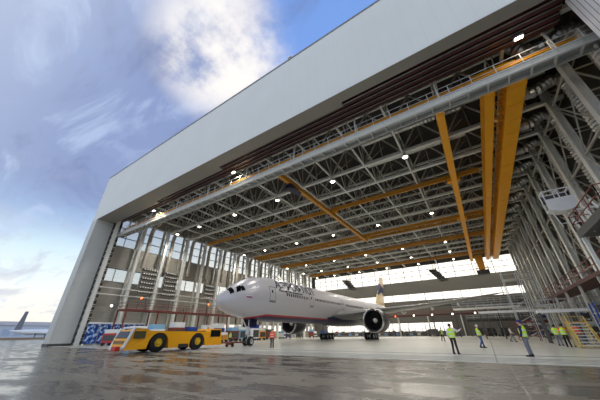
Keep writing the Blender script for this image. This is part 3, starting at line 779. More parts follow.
# tail dock with lamps
t = dock('tail_dock', 'long red-brown tail dock walkway with small lamps before the back wall', -34, 4, 97.5, 99, 6.3, 9.4, 'redrail', 'maroon', 'steel', .5)
for i, x in enumerate((-25.0, -19.0, -13.4, -7.6, -1.6)):
    lab = ['small glowing orange-red lamp on the tail dock', 'small white lamp on the tail dock, nearest the orange lamp', 'small white lamp on the tail dock, second right of the orange lamp', 'small white lamp on the tail dock, third right of the orange lamp', 'rightmost small white lamp on the tail dock'][i]
    o = thing('dock_lamp', lab, 'lamp', (x, 97.36, 6.0), 0, 'lamps on the tail dock')
    MB().box(-.25, .25, -.12, .12, -.1, .3).build('housing', M['steel_d'], o)
    MB().lathe((0, -.12, .1), (0, -1, 0), [(0, .22), (.1, .2), (.16, 0)], 10).build('lens', M['lamp_red'] if i == 0 else M['lamp_wall'], o)
for i, (x, y, z, m, lab) in enumerate([(-58.6, 28.5, 8.3, 'lamp_red', 'small glowing orange beacon on the left wall above the red-brown dock'),
                                       (-58.6, 45.6, 8.3, 'lamp_red', 'small glowing orange beacon on the left wall near the aircraft nose'),
                                       (-58.6, 23.4, 6.5, 'lamp_wall', 'small white wall lamp on the left wall near the door pillar')]):
    o = thing('wall_lamp', lab, 'lamp', (x, y, z)); MB().box(-.3, 0, -.2, .2, -.15, .15).build('housing', M['steel_d'], o)
    MB().lathe((0, 0, 0), (1, 0, 0), [(0, .2), (.1, .18), (.16, 0)], 10).build('lens', M[m], o)

# ------------------------------------------------------------------ aircraft
NX, NY, CZ = -26.6, 21.9, 6.0
air = thing('airliner', 'large silver twin-engine airliner with navy belly and red stripe in the hangar', 'airplane', (NX, NY, 0))
ST = [(0, -.95, .03, .03), (.12, -.95, .42, .42), (.4, -.93, .78, .76), (.9, -.86, 1.18, 1.12), (1.7, -.72, 1.6, 1.52), (2.8, -.52, 2.03, 2.0), (4.0, -.3, 2.38, 2.42), (5.6, -.12, 2.72, 2.8),
      (8, -.02, 3.0, 3.04), (10.5, 0, 3.1, 3.1), (30, 0, 3.1, 3.1), (50, 0, 3.1, 3.1), (55, .14, 3.02, 2.95), (60, .58, 2.62, 2.5), (65, 1.15, 1.95, 1.85), (69, 1.6, 1.3, 1.25), (72, 1.9, .7, .75), (73.9, 2.05, .12, .4)]
def fst(d):
    if d <= 0: return ST[0][1:]
    for a, b in zip(ST[:-1], ST[1:]):
        if a[0] <= d <= b[0]:
            t = (d - a[0]) / (b[0] - a[0]); return tuple(a[i] + (b[i] - a[i]) * t for i in (1, 2, 3))
    return ST[-1][1:]
def fp(d, ang, off=0.0):
    """ang measured from +X (port side facing camera) upward"""
    zc, rx, rz = fst(d); return ((rx + off) * math.cos(ang), d, zc + (rz + off) * math.sin(ang))
def zang(d, z):
    zc, rx, rz = fst(d); return math.asin(max(-1, min(1, (z - zc) / rz)))
ds = [0, .05, .12, .25, .4, .65, .9, 1.3, 1.7, 2.2, 2.8, 3.4, 4, 4.8, 5.6, 6.8, 8, 9.2, 10.5] + [10.5 + i * 3.95 for i in range(1, 11)] + [52, 55, 57.5, 60, 62.5, 65, 67, 69, 70.5, 72, 73, 73.9]
secs = [[fp(d, 2 * PI * k / 48) for k in range(48)] for d in ds]
fus = MB().loft(secs).build('fuselage', M['livery'], air, smooth=True); fus.location = (0, 0, CZ)
def patch(mb, d0, d1, z0, z1, off=.012, side=1, nd=4, nz=4, slant=0):
    g = []
    for i in range(nd + 1):
        for j in range(nz + 1):
            z = z0 + (z1 - z0) * j / nz; d = d0 + (d1 - d0) * i / nd + slant * j / nz
            p = fp(d, zang(d, z), off); g.append((p[0] * side, p[1], p[2]))
    mb.add(g, [(i * (nz + 1) + j, (i + 1) * (nz + 1) + j, (i + 1) * (nz + 1) + j + 1, i * (nz + 1) + j + 1) for i in range(nd) for j in range(nz)])
    return mb
# cockpit windows (wrap round the nose): three panes a side
for side in (1, -1):
    for (da, db, a0, a1) in ((1.0, 1.5, 34, 86), (1.72, 2.28, 31, 60), (2.42, 2.86, 28, 52)):
        mb = MB(); g = []
        for i in range(6):
            for j in range(6):
                t = j / 5; ang = math.radians(a0 + (a1 - a0) * t)
                d = da + (db - da) * i / 5 + (.18 * t if da < 1.5 else .3 * t if da < 2 else -.05 * t)
                p = fp(d, ang, .02); g.append((p[0] * side, p[1], p[2]))
        mb.add(g, [(i * 6 + j, (i + 1) * 6 + j, (i + 1) * 6 + j + 1, i * 6 + j + 1) for i in range(5) for j in range(5)])
        w = mb.build('cockpit_window', M['darkglass'], air, smooth=True); w.location = (0, 0, CZ)
# doors: outlined frames
dm = M['steel_d']
for d in (6.6, 16.8, 29.5):
    mb = MB(); w = 1.1; z0, z1 = -.62, 1.3; e = .07
    patch(mb, d, d + e, z0, z1, .015, 1, 1, 6); patch(mb, d + w, d + w + e, z0, z1, .015, 1, 1, 6)
    patch(mb, d, d + w + e, z0, z0 + e, .015, 1, 3, 1); patch(mb, d, d + w + e, z1 - e, z1, .015, 1, 3, 1)
    patch(mb, d, d + w + e, z0 - .16, z0 - .04, .02, 1, 3, 1)
    o = mb.build('passenger_door', dm, air); o.location = (0, 0, CZ); patch(MB(), d + .42, d + .68, .45, .85, .018, 1, 1, 2).build('door_window', M['darkglass'], o)
# cabin windows
i = 0
d = 10.2
while d < 60:
    if not (16.4 < d < 18.2 or 29.1 < d < 31 or 42 < d < 43.5):
        w = patch(MB(), d, d + .28, .3, .72, .012, 1, 1, 2).build('cabin_window', M['darkglass'], air); w.location = (0, 0, CZ)
        i += 1
    d += .53 * (1 if d < 45 else 1.6)
# flag and small lines under the cockpit
o = patch(MB(), 2.9, 3.7, -.5, -.22, .015, 1, 3, 3).build('flag_marking', M['flag'], air); o.location = (0, 0, CZ)
# lettering mapped onto the fuselage side
def fus_text(body, d0, z0, size, m, name, shear=0.2, sx=1.0, side=1, bold=0.0):
    cu = bpy.data.curves.new('t', 'FONT'); cu.body = body; cu.size = size; cu.shear = shear; cu.resolution_u = 3; cu.offset = bold
    ob = bpy.data.objects.new('t', cu); col.objects.link(ob); dg = bpy.context.evaluated_depsgraph_get(); dg.update()
    me = bpy.data.meshes.new_from_object(ob.evaluated_get(dg)); bpy.data.objects.remove(ob)
    bm = bmesh.new(); bm.from_mesh(me); bmesh.ops.triangulate(bm, faces=bm.faces[:])
    for _ in range(5):
        le = [e for e in bm.edges if e.calc_length() > .22]
        if not le: break
        bmesh.ops.subdivide_edges(bm, edges=le, cuts=1); bmesh.ops.triangulate(bm, faces=[f for f in bm.faces if len(f.verts) > 3])
    bm.to_mesh(me); bm.free()
    for v in me.vertices:
        d = d0 + v.co.x * sx; z = z0 + v.co.y; p = fp(d, zang(d, z), .055); v.co = (p[0] * side, p[1], p[2])
    me.materials.clear(); me.materials.append(m)
    o = bpy.data.objects.new(name, me); col.objects.link(o); o.parent = air; o.location = (0, 0, CZ); return o
fus_text('АЭРОФЛОТ', 7.9, 1.2, 1.75, M['tag_ink'], 'title_lettering', .15, 1.1, bold=.02)
fus_text('Российские авиалинии', 8.5, .82, .42, M['tag_ink'], 'subtitle_lettering', .1, 1.3, bold=.012)
# wings
def airfoil(c, le, z, x, th=.12, n=10):
    up = []; lo = []
    for i in range(n + 1):
        t = (1 - math.cos(PI * i / n)) / 2
        y = 5 * th * (.2969 * math.sqrt(t) - .126 * t - .3516 * t * t + .2843 * t ** 3 - .1036 * t ** 4)
        up.append((x, le + t * c, z + y * c)); lo.append((x, le + t * c, z - y * c * .7))
    return up + lo[-2:0:-1]
WS = [(2.0, 25.2, 17.5, -1.75, .13), (3.1, 26.2, 16.2, -1.6, .13), (6, 28.6, 13.2, -1.25, .12), (9.6, 31.2, 10.6, -.8, .11), (15, 35.0, 8.2, -.2, .1), (22, 39.9, 5.6, .75, .1), (28, 44.2, 3.5, 1.75, .09), (30.6, 46.8, 2.1, 2.25, .08), (32.3, 49.3, .5, 2.6, .08)]
for side in (1, -1):
    kk = 1
    secs = [airfoil(c, le, z, side * x * kk, th) for x, le, c, z, th in WS]
    w = MB().loft(secs).build('wing', M['wing'] if 'wing' in M else M['steel_w'], air, smooth=True); w.location = (0, 0, CZ)
    fl = MB()
    for x in (6.5, 12.5, 18, 23):
        for a, b in zip(WS[:-1], WS[1:]):
            if a[0] <= x <= b[0]:
                t = (x - a[0]) / (b[0] - a[0]); le, c, z = [a[i] + (b[i] - a[i]) * t for i in (1, 2, 3)]
        fl.tube([(side * x * kk, le + c * .55, z - .35), (side * x * kk, le + c * .8, z - .5), (side * x * kk, le + c * 1.08, z - .2)], [.12, .34, .05], 8)
    fl.build('flap_fairing', M['steel_w'], w, smooth=True)
    # engine
    ex, ey, ez = side * 9.6 * kk, 28.0, 3.3
    e = MB().lathe((ex, ey, ez), (0, 1, 0), [(.9, 1.64), (.35, 1.7), (.1, 1.79), (0, 1.88), (.08, 1.96), (.5, 2.05), (1.6, 2.1), (3.2, 2.05), (4.6, 1.82), (5.0, 1.7), (4.9, 1.62), (4.0, 1.55)], 40).build('engine_nacelle', M['livery2'] if 'livery2' in M else M['steel_w'], air, smooth=True)
    MB().lathe((ex, ey, ez), (0, 1, 0), [(.28, 1.675), (.1, 1.79), (-.015, 1.885), (.07, 1.975), (.32, 2.035)], 40).build('inlet_lip', M['chrome'], e, smooth=True)
    MB().lathe((ex, ey, ez), (0, 1, 0), [(.22, 1.69), (1.2, 1.6), (2.2, 1.6)], 40).build('inlet_duct', M['inlet_black'], e, smooth=True)
    MB().lathe((ex, ey, ez), (0, 1, 0), [(1.7, 1.62), (1.72, 0)], 32).build('fan_back', M['grime'], e)
    fb = MB()
    for k in range(22):
        a = 2 * PI * k / 22; ca, sa = math.cos(a), math.sin(a); a2 = a + .2; cb, sb = math.cos(a2), math.sin(a2)
        fb.add([(ex + .4 * ca, ey + 1.35, ez + .4 * sa), (ex + 1.56 * ca, ey + 1.25, ez + 1.56 * sa), (ex + 1.56 * cb, ey + 1.6, ez + 1.56 * sb), (ex + .4 * cb, ey + 1.6, ez + .4 * sb)], [(0, 1, 2, 3)])
    fb.build('fan_blades', M['fan'], e)
    MB().lathe((ex, ey, ez), (0, 1, 0), [(.75, 0), (.85, .12), (1.1, .28), (1.4, .42)], 20).build('spinner', M['steel_w'], e, smooth=True)
    MB().lathe((ex, ey, ez), (0, 1, 0), [(4.2, 1.35), (5.6, 1.05), (6.6, .78), (6.6, .6), (7.4, .3), (7.9, .03)], 28).build('exhaust_cone', M['galv'], e, smooth=True)
    py = MB(); s2 = []
    for y, z0, z1, hw in ((ey + 1.4, 5.3, 5.45, .1), (ey + 3.2, 5.0, 5.75, .24), (ey + 6, 4.3, 5.65, .24), (ey + 8.5, 4.9, 5.5, .1)): s2.append([(ex - hw, y, z0), (ex + hw, y, z0), (ex + hw, y, z1), (ex - hw, y, z1)])
    py.loft(s2).build('pylon', M['steel_w'], air)
    # tailplane
    hs = [airfoil(c, le, z, side * x, .09) for x, le, c, z in ((.8, 62.2, 7.5, 1.5), (5, 65.6, 5.2, 2.0), (10.7, 70.2, 2.4, 2.7))]
    o = MB().loft(hs).build('tailplane', M['steel_w'], air, smooth=True); o.location = (0, 0, CZ)
def finsec(c, le, z, th=.09, n=8):
    a = airfoil(c, le, 0, 0, th, n); return [((p[2]), p[1], z) for p in a]
o = MB().loft([finsec(13.5, 56.5, 1.6, .05), finsec(9.8, 60.3, 3.0), finsec(6.4, 65.2, 8.2), finsec(4.0, 69.4, 12.6)]).build('tail_fin', M['fin'], air, smooth=True); o.location = (0, 0, CZ)
# belly fairing
bf = []
for d, rx, rz in ((24, 2.2, .3), (27, 3.0, 1.0), (33, 3.4, 1.35), (40, 3.3, 1.25), (45, 2.2, .4)): bf.append([(rx * math.cos(2 * PI * k / 20), d, -2.1 + rz * math.sin(2 * PI * k / 20)) for k in range(20)])
o = MB().loft(bf).build('belly_fairing', M['navy'], air, smooth=True); o.location = (0, 0, CZ)
# landing gear
def wheel(mb_t, mb_r, x, y, r, w):
    mb_t.lathe((x - w / 2, y, r + .01), (1, 0, 0), [(0, r * .55), (.02, r * .85), (w * .2, r), (w * .8, r), (w - .02, r * .85), (w, r * .55)], 24)
    mb_r.lathe((x - w / 2 - .01, y, r + .01), (1, 0, 0), [(.08, 0), (.08, r * .4), (0, r * .56), (w + .02, r * .56), (w - .06, r * .4), (w - .06, 0)], 16)
ng = MB().tube([(0, 5.9, .6), (0, 5.9, 3.5)], .14, 10).bar((0, 5.8, 1.6), (0, 4.2, 3.6), .12).bar((-.5, 5.9, .56), (.5, 5.9, .56), .16).build('nose_gear_strut', M['steel_w'], air)
MB().box(-.62, -.56, 5.3, 6.7, 2.2, 3.5).build('gear_door', M['navy'], ng); MB().box(.56, .62, 5.3, 6.7, 2.2, 3.5).build('gear_door', M['navy'], ng)
MB().box(-.25, -.05, 5.68, 5.74, 2.0, 2.3).box(.05, .25, 5.68, 5.74, 2.0, 2.3).build('taxi_light', M['white'], ng)
MB().box(-.3, .3, 5.6, 5.9, 1.3, 1.7).tube([(-.2, 5.7, 1.3), (-.35, 5.6, .9), (0, 5.9, .6)], .04, 6).build('steering_link', M['galv'], ng)
for sx in (-.42, .42):
    a, b = MB(), MB(); wheel(a, b, sx, 5.9, .545, .42); o = a.build('wheel', M['black'], air, smooth=True); b.build('wheel_hub', M['galv'], o, smooth=True)
for side in (1, -1):
    gx = side * 5.45
    g = MB().tube([(gx, 38.2, .9), (gx, 38.2, 4.6)], .24, 12).bar((gx, 36.6, .68), (gx, 39.8, .68), .3, .26).bar((gx, 38.2, 2.2), (gx - side * 2.2, 38.0, 4.4), .16).bar((gx, 37.9, 2), (gx, 35.6, 4.5), .14).build('main_gear_strut', M['steel_w'], air)
    MB().box(gx + side * .75, gx + side * .81, 37, 39.4, 1.8, 4.4).build('gear_door', M['steel_w'], g)
    for yy in (36.75, 38.2, 39.65):
        MB().bar((gx - .7, yy, .68), (gx + .7, yy, .68), .14).build('axle', M['galv'], g)
        for s in (-1, 1):
            a, b = MB(), MB(); wheel(a, b, gx + s * .7, yy, .66, .5); o = a.build('wheel', M['black'], air, smooth=True); b.build('wheel_hub', M['galv'], o, smooth=True)

# ------------------------------------------------------------------ tow tractor
t = thing('tow_tractor', 'long low yellow aircraft tow tractor with four big wheels on the wet apron', 'tow tractor', (-26.8, 11.4, 0))
HW = 1.3
def arch_profile():
    p = [(.7, .35), (.72, 1.0), (1.2, 1.82), (2.2, 1.92), (2.6, 1.74), (9.0, 1.66), (9.15, 1.64), (9.15, .45)]
    def arch(yc, r): return [(yc + r * math.cos(a), .62 + r * math.sin(a)) for a in [PI * k / 10 for k in range(11)]]
    q = [(8.85, .38)] + [(8.72, .4)] + arch(7.75, .92) + [(6.8, .3), (4.6, .3)] + arch(3.55, .98) + [(2.5, .34), (.75, .3)]
    return p + q
pf = arch_profile()
b = MB(); n = len(pf)
b.add([(-HW, y, z) for y, z in pf] + [(HW, y, z) for y, z in pf], [tuple(range(n))[::-1], tuple(range(n, 2 * n))] + [(i, (i + 1) % n, (i + 1) % n + n, i + n) for i in range(n)])
bo = b.build('body', M['yellow'], t)
bm = bmesh.new(); bm.from_mesh(bo.data); bmesh.ops.triangulate(bm, faces=[f for f in bm.faces if len(f.verts) > 4], ngon_method='EAR_CLIP'); bm.to_mesh(bo.data); bm.free()
for v in bo.data.vertices:
    if v.co.y < 1.25: v.co.x *= .86
c = MB(); rp = [(9.15, .35), (9.15, 1.5), (9.5, 1.95), (10.8, 1.95), (11.0, 1.0), (11.0, .35)]
n = len(rp); c.add([(-1.2, y, z) for y, z in rp] + [(1.2, y, z) for y, z in rp], [tuple(range(n))[::-1], tuple(range(n, 2 * n))] + [(i, (i + 1) % n, (i + 1) % n + n, i + n) for i in range(n)])
c.build('rear_cab', M['yellow'], t)
MB().box(1.2, 1.22, 9.4, 10.75, 1.15, 1.82).box(-1.22, -1.2, 9.4, 10.75, 1.15, 1.82).box(-1.1, 1.1, 10.88, 10.98, 1.2, 1.8).build('rear_cab_window', M['darkglass'], t)
cg_ = mat('cab_glass_pale', (92, 84, 58), .15)
for x_ in (HW, -HW - .02): MB().box(x_, x_ + .02, 1.2, 2.2, 1.15, 1.72).build('cab_window', cg_, t)
MB().bar((-1.0, .93, 1.45), (1.0, .93, 1.45), .04, .6, up=(0, .5, .85)).build('windshield', M['darkglass'], t)
for sx in (-1, 1): MB().bar((sx * HW * .85, .66, .45), (sx * HW * .88, 1.16, 1.95), .16, .16).build('windshield_pillar', M['white'], t)
MB().box(-1.0, 1.0, 1.2, 2.2, 1.93, 2.05).build('cab_roof', M['white'], t, bevel=.04)
MB().box(-1.1, 1.1, .5, .7, .3, .55).build('front_bumper', M['steel_w'], t, bevel=.03)
MB().box(.3, 1.05, .1, .5, .25, .58).build('tow_coupling', M['red'], t, bevel=.05)
MB().box(-1.1, 1.1, 2.4, 8.8, 1.6, 1.74).build('deck_plate', M['grime'], t)
MB().box(1.2, HW + .04, 5.6, 6.7, .3, .6).build('side_step', M['grime'], t)
gr = MB()
for z in (.75, .85, .95): gr.box(-.9, .9, .66, .72, z, z + .05)
gr.build('grille', M['steel_d'], t)
MB().lathe((0, 9.9, 1.95), (0, 0, 1), [(0, .1), (.14, .08), (.17, 0)], 10).build('beacon', M['red'], t)
for y, r in ((3.55, .78), (7.75, .78)):
    for sx in (-1, 1):
        a, b = MB(), MB(); x = sx * 1.05
        a.lathe((x - .27, y, r + .01), (1, 0, 0), [(0, r * .5), (.02, r * .85), (.1, r), (.44, r), (.52, r * .85), (.54, r * .5)], 28)
        for k in range(20):
            q = 2 * PI * k / 20; a.box(x - .25, x + .25, y + math.cos(q) * r - .03, y + math.cos(q) * r + .03, r + math.sin(q) * r * .98 - .02, r + math.sin(q) * r * .98 + .02) if math.sin(q) > -.8 else None
        o = a.build('wheel', M['black'], t, smooth=True)
        xs = x + sx * .24
        b.lathe((xs, y, r + .01), (sx, 0, 0), [(0, r * .44), (.05, r * .42), (.0, r * .34), (-.04, r * .26), (.08, r * .22), (.08, 0)], 20)
        for k in range(8):
            q = 2 * PI * k / 8; b.box(xs - .01 if sx > 0 else xs - .05, xs + .05 if sx > 0 else xs + .01, y + math.cos(q) * .24 - .025, y + math.cos(q) * .24 + .025, r + math.sin(q) * .24 - .025, r + math.sin(q) * .24 + .025)
        b.build('wheel_rim', M['rim'], o, smooth=True)
# tow bar
t = thing('tow_bar', 'low tow bar linking the yellow tractor to the nose wheel', 'tow bar', (-26.75, 22.5, 0))
MB().tube([(-.1, 0, .5), (.1, 4.55, .45)], .09, 8).build('bar', M['redrail'], t)
MB().box(-.5, .5, 2.1, 2.5, .22, .42).build('axle_frame', M['redrail'], t)
for sx in (-.5, .5):
    MB().lathe((sx - .06, 2.3, .22), (1, 0, 0), [(0, 0), (0, .2), (.12, .2), (.12, 0)], 14).build('wheel', M['black'], t)
MB().box(-.35, .55, 4.3, 4.6, .36, .56).build('coupling_head', M['steel_d'], t)

# ------------------------------------------------------------------ ground equipment
# rolling stairs
t = thing('rolling_stairs', 'yellow rolling maintenance stairs beside the people in vests', 'stairs', (6.55, 31.6, 0), 0)
t.scale = (.95, .8, .8)
ns = 8; rise = 2.3 / ns; run = 1.9 / ns
for sx in (-.6, .6): MB().bar((sx, 0, .12), (sx, 1.9, 2.35), .08, .2).build('stringer', M['stair'], t)
for k in range(ns): MB().box(-.58, .58, k * run, k * run + .26, .22 + k * rise, .3 + k * rise).build('step', M['steel_w'], t)
MB().box(-.62, .62, 1.9, 2.9, 2.36, 2.42).build('top_deck', M['yellow'], t)
r = MB()
for sx in (-.62, .62):
    r.tube([(sx, 0, .95), (sx, 1.9, 2.95), (sx, 2.9, 2.95)], .035, 6)
    for y, z in ((0, .15), (.95, 1.25), (1.9, 2.4), (2.9, 2.4)): r.tube([(sx, y, z - .1), (sx, y, z + (.8 if z < 2 else .55))], .03, 6)
r.tube([(-.62, 2.9, 2.95), (.62, 2.9, 2.95)], .03, 6); r.build('handrail', M['stair'], t)
l = MB()
for sx in (-.6, .6):
    l.bar((sx, 2.85, .2), (sx, 2.85, 2.36), .08); l.bar((sx, .1, .2), (sx, 2.85, .2), .08); l.bar((sx, 1.2, .2), (sx, 2.85, 2.3), .05)
l.bar((-.6, 2.85, .2), (.6, 2.85, .2), .07); l.bar((-.6, .1, .2), (.6, .1, .2), .07); l.build('base_frame', M['stair'], t)
for sx in (-.6, .6):
    for y in (.2, 2.8): MB().lathe((sx - .04, y, .13), (1, 0, 0), [(0, 0), (0, .12), (.08, .12), (.08, 0)], 12).build('castor', M['black'], t)

# shelving racks
def rack(label, loc, L, D, H, levels, rz=0, m='blue', boxes=('steel_w', 'ltblue', 'redrail', 'steel_d', 'yellow'), group=None):
    t = thing('storage_rack', label, 'rack', loc, rz, group)
    for i, x in enumerate([-L / 2, 0, L / 2]):
        for y in (-D / 2, D / 2): MB().box(x - .05, x + .05, y - .05, y + .05, .01, H).build('upright', M[m], t)
    for k in range(levels): MB().box(-L / 2, L / 2, -D / 2, D / 2, .3 + k * (H - .4) / levels, .38 + k * (H - .4) / levels).build('shelf', M['galv'], t)
    return t
def carton(loc, s, m, label):
    o = MB().box(-s[0] / 2, s[0] / 2, -s[1] / 2, s[1] / 2, 0, s[2]).box(-s[0] / 2 - .01, s[0] / 2 + .01, -.04, .04, s[2] * .3, s[2] * .36)
    b = o.build('crate', M[m]); b.location = loc; tag(b, label, 'crate', 'crates stored on the racks'); return b
rk = [(9.5, 30.6, 'blue shelving rack at the right edge behind the yellow stairs'), (10.0, 35.6, 'blue shelving rack under the right-hand docking platform'), (10.0, 46, 'farther blue shelving rack along the right columns')]
CN = ['grey', 'pale blue', 'red-brown', 'dark']
for i, (x, y, lab) in enumerate(rk):
    rack(lab, (x, y, 0), 4.2, 1.0, 3.2, 4, PI / 2 if i else .0)
    for k in range(4):
        for j in range(4):
            if (k * 4 + j + i) % 5 == 4: continue
            off = -1.55 + j * 1.03; z = .385 + k * .7; q = (k + j * 2 + i) % 4
            p = (x + off, y, z) if i == 0 else (x, y + off, z)
            carton(p, (.75, .7, .36 + .06 * q), ['steel_w', 'ltblue', 'redrail', 'steel_d'][q], '%s crate, shelf %s, place %s of the %s' % (CN[q], ORD[k], ORD[j], ['rack behind the yellow stairs', 'rack under the right docking platform', 'farther right-hand rack'][i]))

# sheeted blue hoarding panels at the left pillar
for i in range(5):
    y = 21.2 + i * 1.9; x = -57.4 + i * .15
    t = thing('sheeted_panel', 'tall blue sheeted panel with white cap left of the tug, %s from the pillar' % ORD[i], 'panel', (x, y, 0), PI / 2, 'blue panels by the left pillar')
    MB().box(-.9, .9, -.05, .05, .25, 3.3).build('sheet', M['banner'], t)
    MB().box(-.95, .95, -.12, .12, 3.3, 3.6).build('cap', M['white'], t)
    MB().box(-.9, -.8, -.3, .3, .01, .25).box(.8, .9, -.3, .3, .01, .25).build('foot', M['steel'], t)
# equipment carts between the tug and left wall
def cart(label, loc, L, W, H, m, m2, rz=0, group=None):
    t = thing('equipment_cart', label, 'cart', loc, rz, group)
    MB().box(-L / 2, L / 2, -W / 2, W / 2, .45, H * .75).build('body', M[m], t, bevel=.05)
    MB().box(-L / 2 + .1, L / 2 - .1, -W / 2 + .1, W / 2 - .1, H * .75, H).build('top_cover', M[m2], t, bevel=.05)
    MB().box(-L / 2 + .2, L / 2 - .2, -W / 2 - .02, -W / 2, .7, H * .65).build('side_panel', M['steel_d'], t)
    for x in (-L / 2 + .35, L / 2 - .35):
        for y in (-W / 2 + .1, W / 2 - .1): MB().lathe((x, y - .08, .27), (0, 1, 0), [(0, 0), (0, .26), (.16, .26), (.16, 0)], 14).build('wheel', M['black'], t)
    MB().tube([(L / 2, 0, .5), (L / 2 + .9, 0, .4)], .04, 6).build('drawbar', M['steel_d'], t)
    return t
cc = [('ltblue', 'white'), ('white', 'ltblue'), ('redrail', 'white'), ('ltblue', 'blue'), ('white', 'steel_w'), ('blue', 'white'), ('redrail', 'ltblue'), ('ltblue', 'white'), ('white', 'blue'), ('orange', 'white')]
cn = {'ltblue': 'pale blue', 'white': 'white', 'redrail': 'red-brown', 'blue': 'blue', 'steel_w': 'light grey', 'orange': 'orange'}
for i in range(10):
    m, m2 = cc[i]; y = 23.4 + i * 3.35
    cart('%s equipment cart with %s cover behind the tug, %s from the doors' % (cn[m], cn[m2], ORD[i]), (-46.5 - (i % 2) * .8, y, .01), 2.3, 1.7, 2.7 + .35 * ((i * 7) % 3), m, m2, PI / 2, 'equipment carts behind the tug')
cart('red power cart parked between blue panels and the tug', (-50, 21.6, .01), 2.6, 1.6, 2.3, 'red', 'steel_w', .4)
cart('orange cart with white cover left of the nose wheel', (-42.0, 36.5, .01), 2.4, 1.5, 1.7, 'orange_d', 'white', .2)
# equipment along the back and under the aircraft (racks and bins)
for i in range(9):
    x = -54 + i * 5.6
    rack('grey storage rack against the back wall, %s from the left' % ORD[i], (x, 102.4, 0), 4.6, 1.2, 2.6 + .4 * (i % 2), 3, 0, ['steel_d', 'redrail', 'blue'][i % 3], group='racks along the back wall')
    for j in range(3):
        carton((x + [-1.65, -.6, .95][j], 102.4, .385 + (2.2 + .4 * (i % 2)) / 3 * ((i + j) % 2)), (.9, .9, .55), ['steel_w', 'redrail', 'ltblue', 'steel_d'][(i + j) % 4], '%s crate on the back-wall rack %s from the left, %s along' % (['grey', 'red-brown', 'pale blue', 'dark'][(i + j) % 4], ORD[i], ORD[j]))
for i in range(8):
    y = 56 + i * 5.5
    cart('dark trolley under the left wall windows, %s from the doors' % ORD[i], (-53 + (i % 3) * 1.2, y, .01), 2.6, 1.5, 2.0 + .5 * (i % 2), ['steel_d', 'redrail', 'steel_w', 'blue'][i % 4], ['white', 'steel_d', 'ltblue'][i % 3], PI / 2 + .2 * (i % 3), 'trolleys along the left wall')
for i, (x, y) in enumerate([(9.2, 66.6), (9.4, 72.6), (9.4, 79), (9.0, 89)]):
    rack('tall dark storage rack among the right-hand columns, %s from the doors' % ORD[i], (x, y, 0), 5.0, 1.2, 4.2, 4, PI / 2, 'steel_d', group='dark racks along the right wall')
    for k in range(4):
        for j in range(3):
            carton((x, y - 1.7 + j * 1.15 + .2 * (k % 2), .385 + k * .95), (.9, .8, .45 + .1 * ((j + k) % 3)), ['steel_d', 'steel_w', 'redrail', 'blue'][(j + k + i) % 4], '%s crate on the %s dark right-hand rack, shelf %s, place %s' % (['dark', 'grey', 'red-brown', 'blue'][(j + k + i) % 4], ORD[i], ORD[k], ORD[j]))
for i, (x, y, m) in enumerate([(-14, 96, 'steel_d'), (-8, 96.2, 'redrail'), (-1.5, 95.8, 'blue'), (3.5, 88, 'steel_d'), (0.5, 90.5, 'grime')]):
    cart('%s trolley near the right end of the back wall, %s from the tail' % ({'steel_d': 'dark', 'redrail': 'red-brown', 'blue': 'blue', 'grime': 'blackish'}[m], ORD[i]), (x, y, .01), 2.8, 1.5, 2.0, m, 'steel_d', .2 * i, 'trolleys near the back wall')
# orange scaffold frame on the right, behind people
t = thing('scaffold_tower', 'small rust-red scaffold frame behind the blue-capped person', 'scaffold', (4.6, 50, 0))
t.scale = (.7, .7, .62)
l = MB()
for x in (-1.6, 1.6):
    for y in (-1, 1): l.tube([(x, y, .01), (x, y, 4.0)], .05, 6)
for z in (1.0, 2.0, 3.0, 3.9):
    for y in (-1, 1): l.tube([(-1.6, y, z), (1.6, y, z)], .04, 6)
    for x in (-1.6, 1.6): l.tube([(x, -1, z), (x, 1, z)], .04, 6)
l.tube([(-1.6, -1, .2), (1.6, -1, 2)], .04, 6); l.tube([(1.6, -1, 2), (-1.6, -1, 3.9)], .04, 6)
l.build('tube_frame', M['redrail'], t); MB().box(-1.6, 1.6, -1, 1, 2.0, 2.06).build('deck', M['steel_w'], t)
t = thing('scaffold_tower', 'tall silver scaffold tower right of the blue-capped person', 'scaffold', (6.5, 56, 0))
l = MB()
for x in (-2, 0, 2):
    for y in (-1.2, 1.2): l.tube([(x, y, .01), (x, y, 10)], .06, 6)
for z in (2.2, 4.4, 6.6, 8.8, 10):
    for y in (-1.2, 1.2): l.tube([(-2, y, z), (2, y, z)], .05, 6)
    for x in (-2, 0, 2): l.tube([(x, -1.2, z), (x, 1.2, z)], .05, 6)
for k in range(4): l.tube([(-2, -1.2, 2.2 * k + .2), (2, -1.2, 2.2 * k + 2.2)], .04, 6)
l.build('tube_frame', M['galv'], t)
for z in (4.4, 8.8): MB().box(-2, 2, -1.2, 1.2, z, z + .08).build('deck', M['steel_w'], t)

# roof-edge camera
t = thing('roof_camera', 'small device on a bracket at the top edge of the facade', 'camera', (-12.36, 16.9, ZT + .22))
MB().tube([(0, 0, 0), (0, 0, .6)], .05, 6).build('post', M['steel'], t); MB().box(-.2, .35, -.15, .15, .55, .8).build('housing', M['white'], t, bevel=.03); MB().lathe((-.2, 0, .67), (-1, 0, 0), [(0, .09), (.06, .07), (.06, 0)], 10).build('lens', M['darkglass'], t)

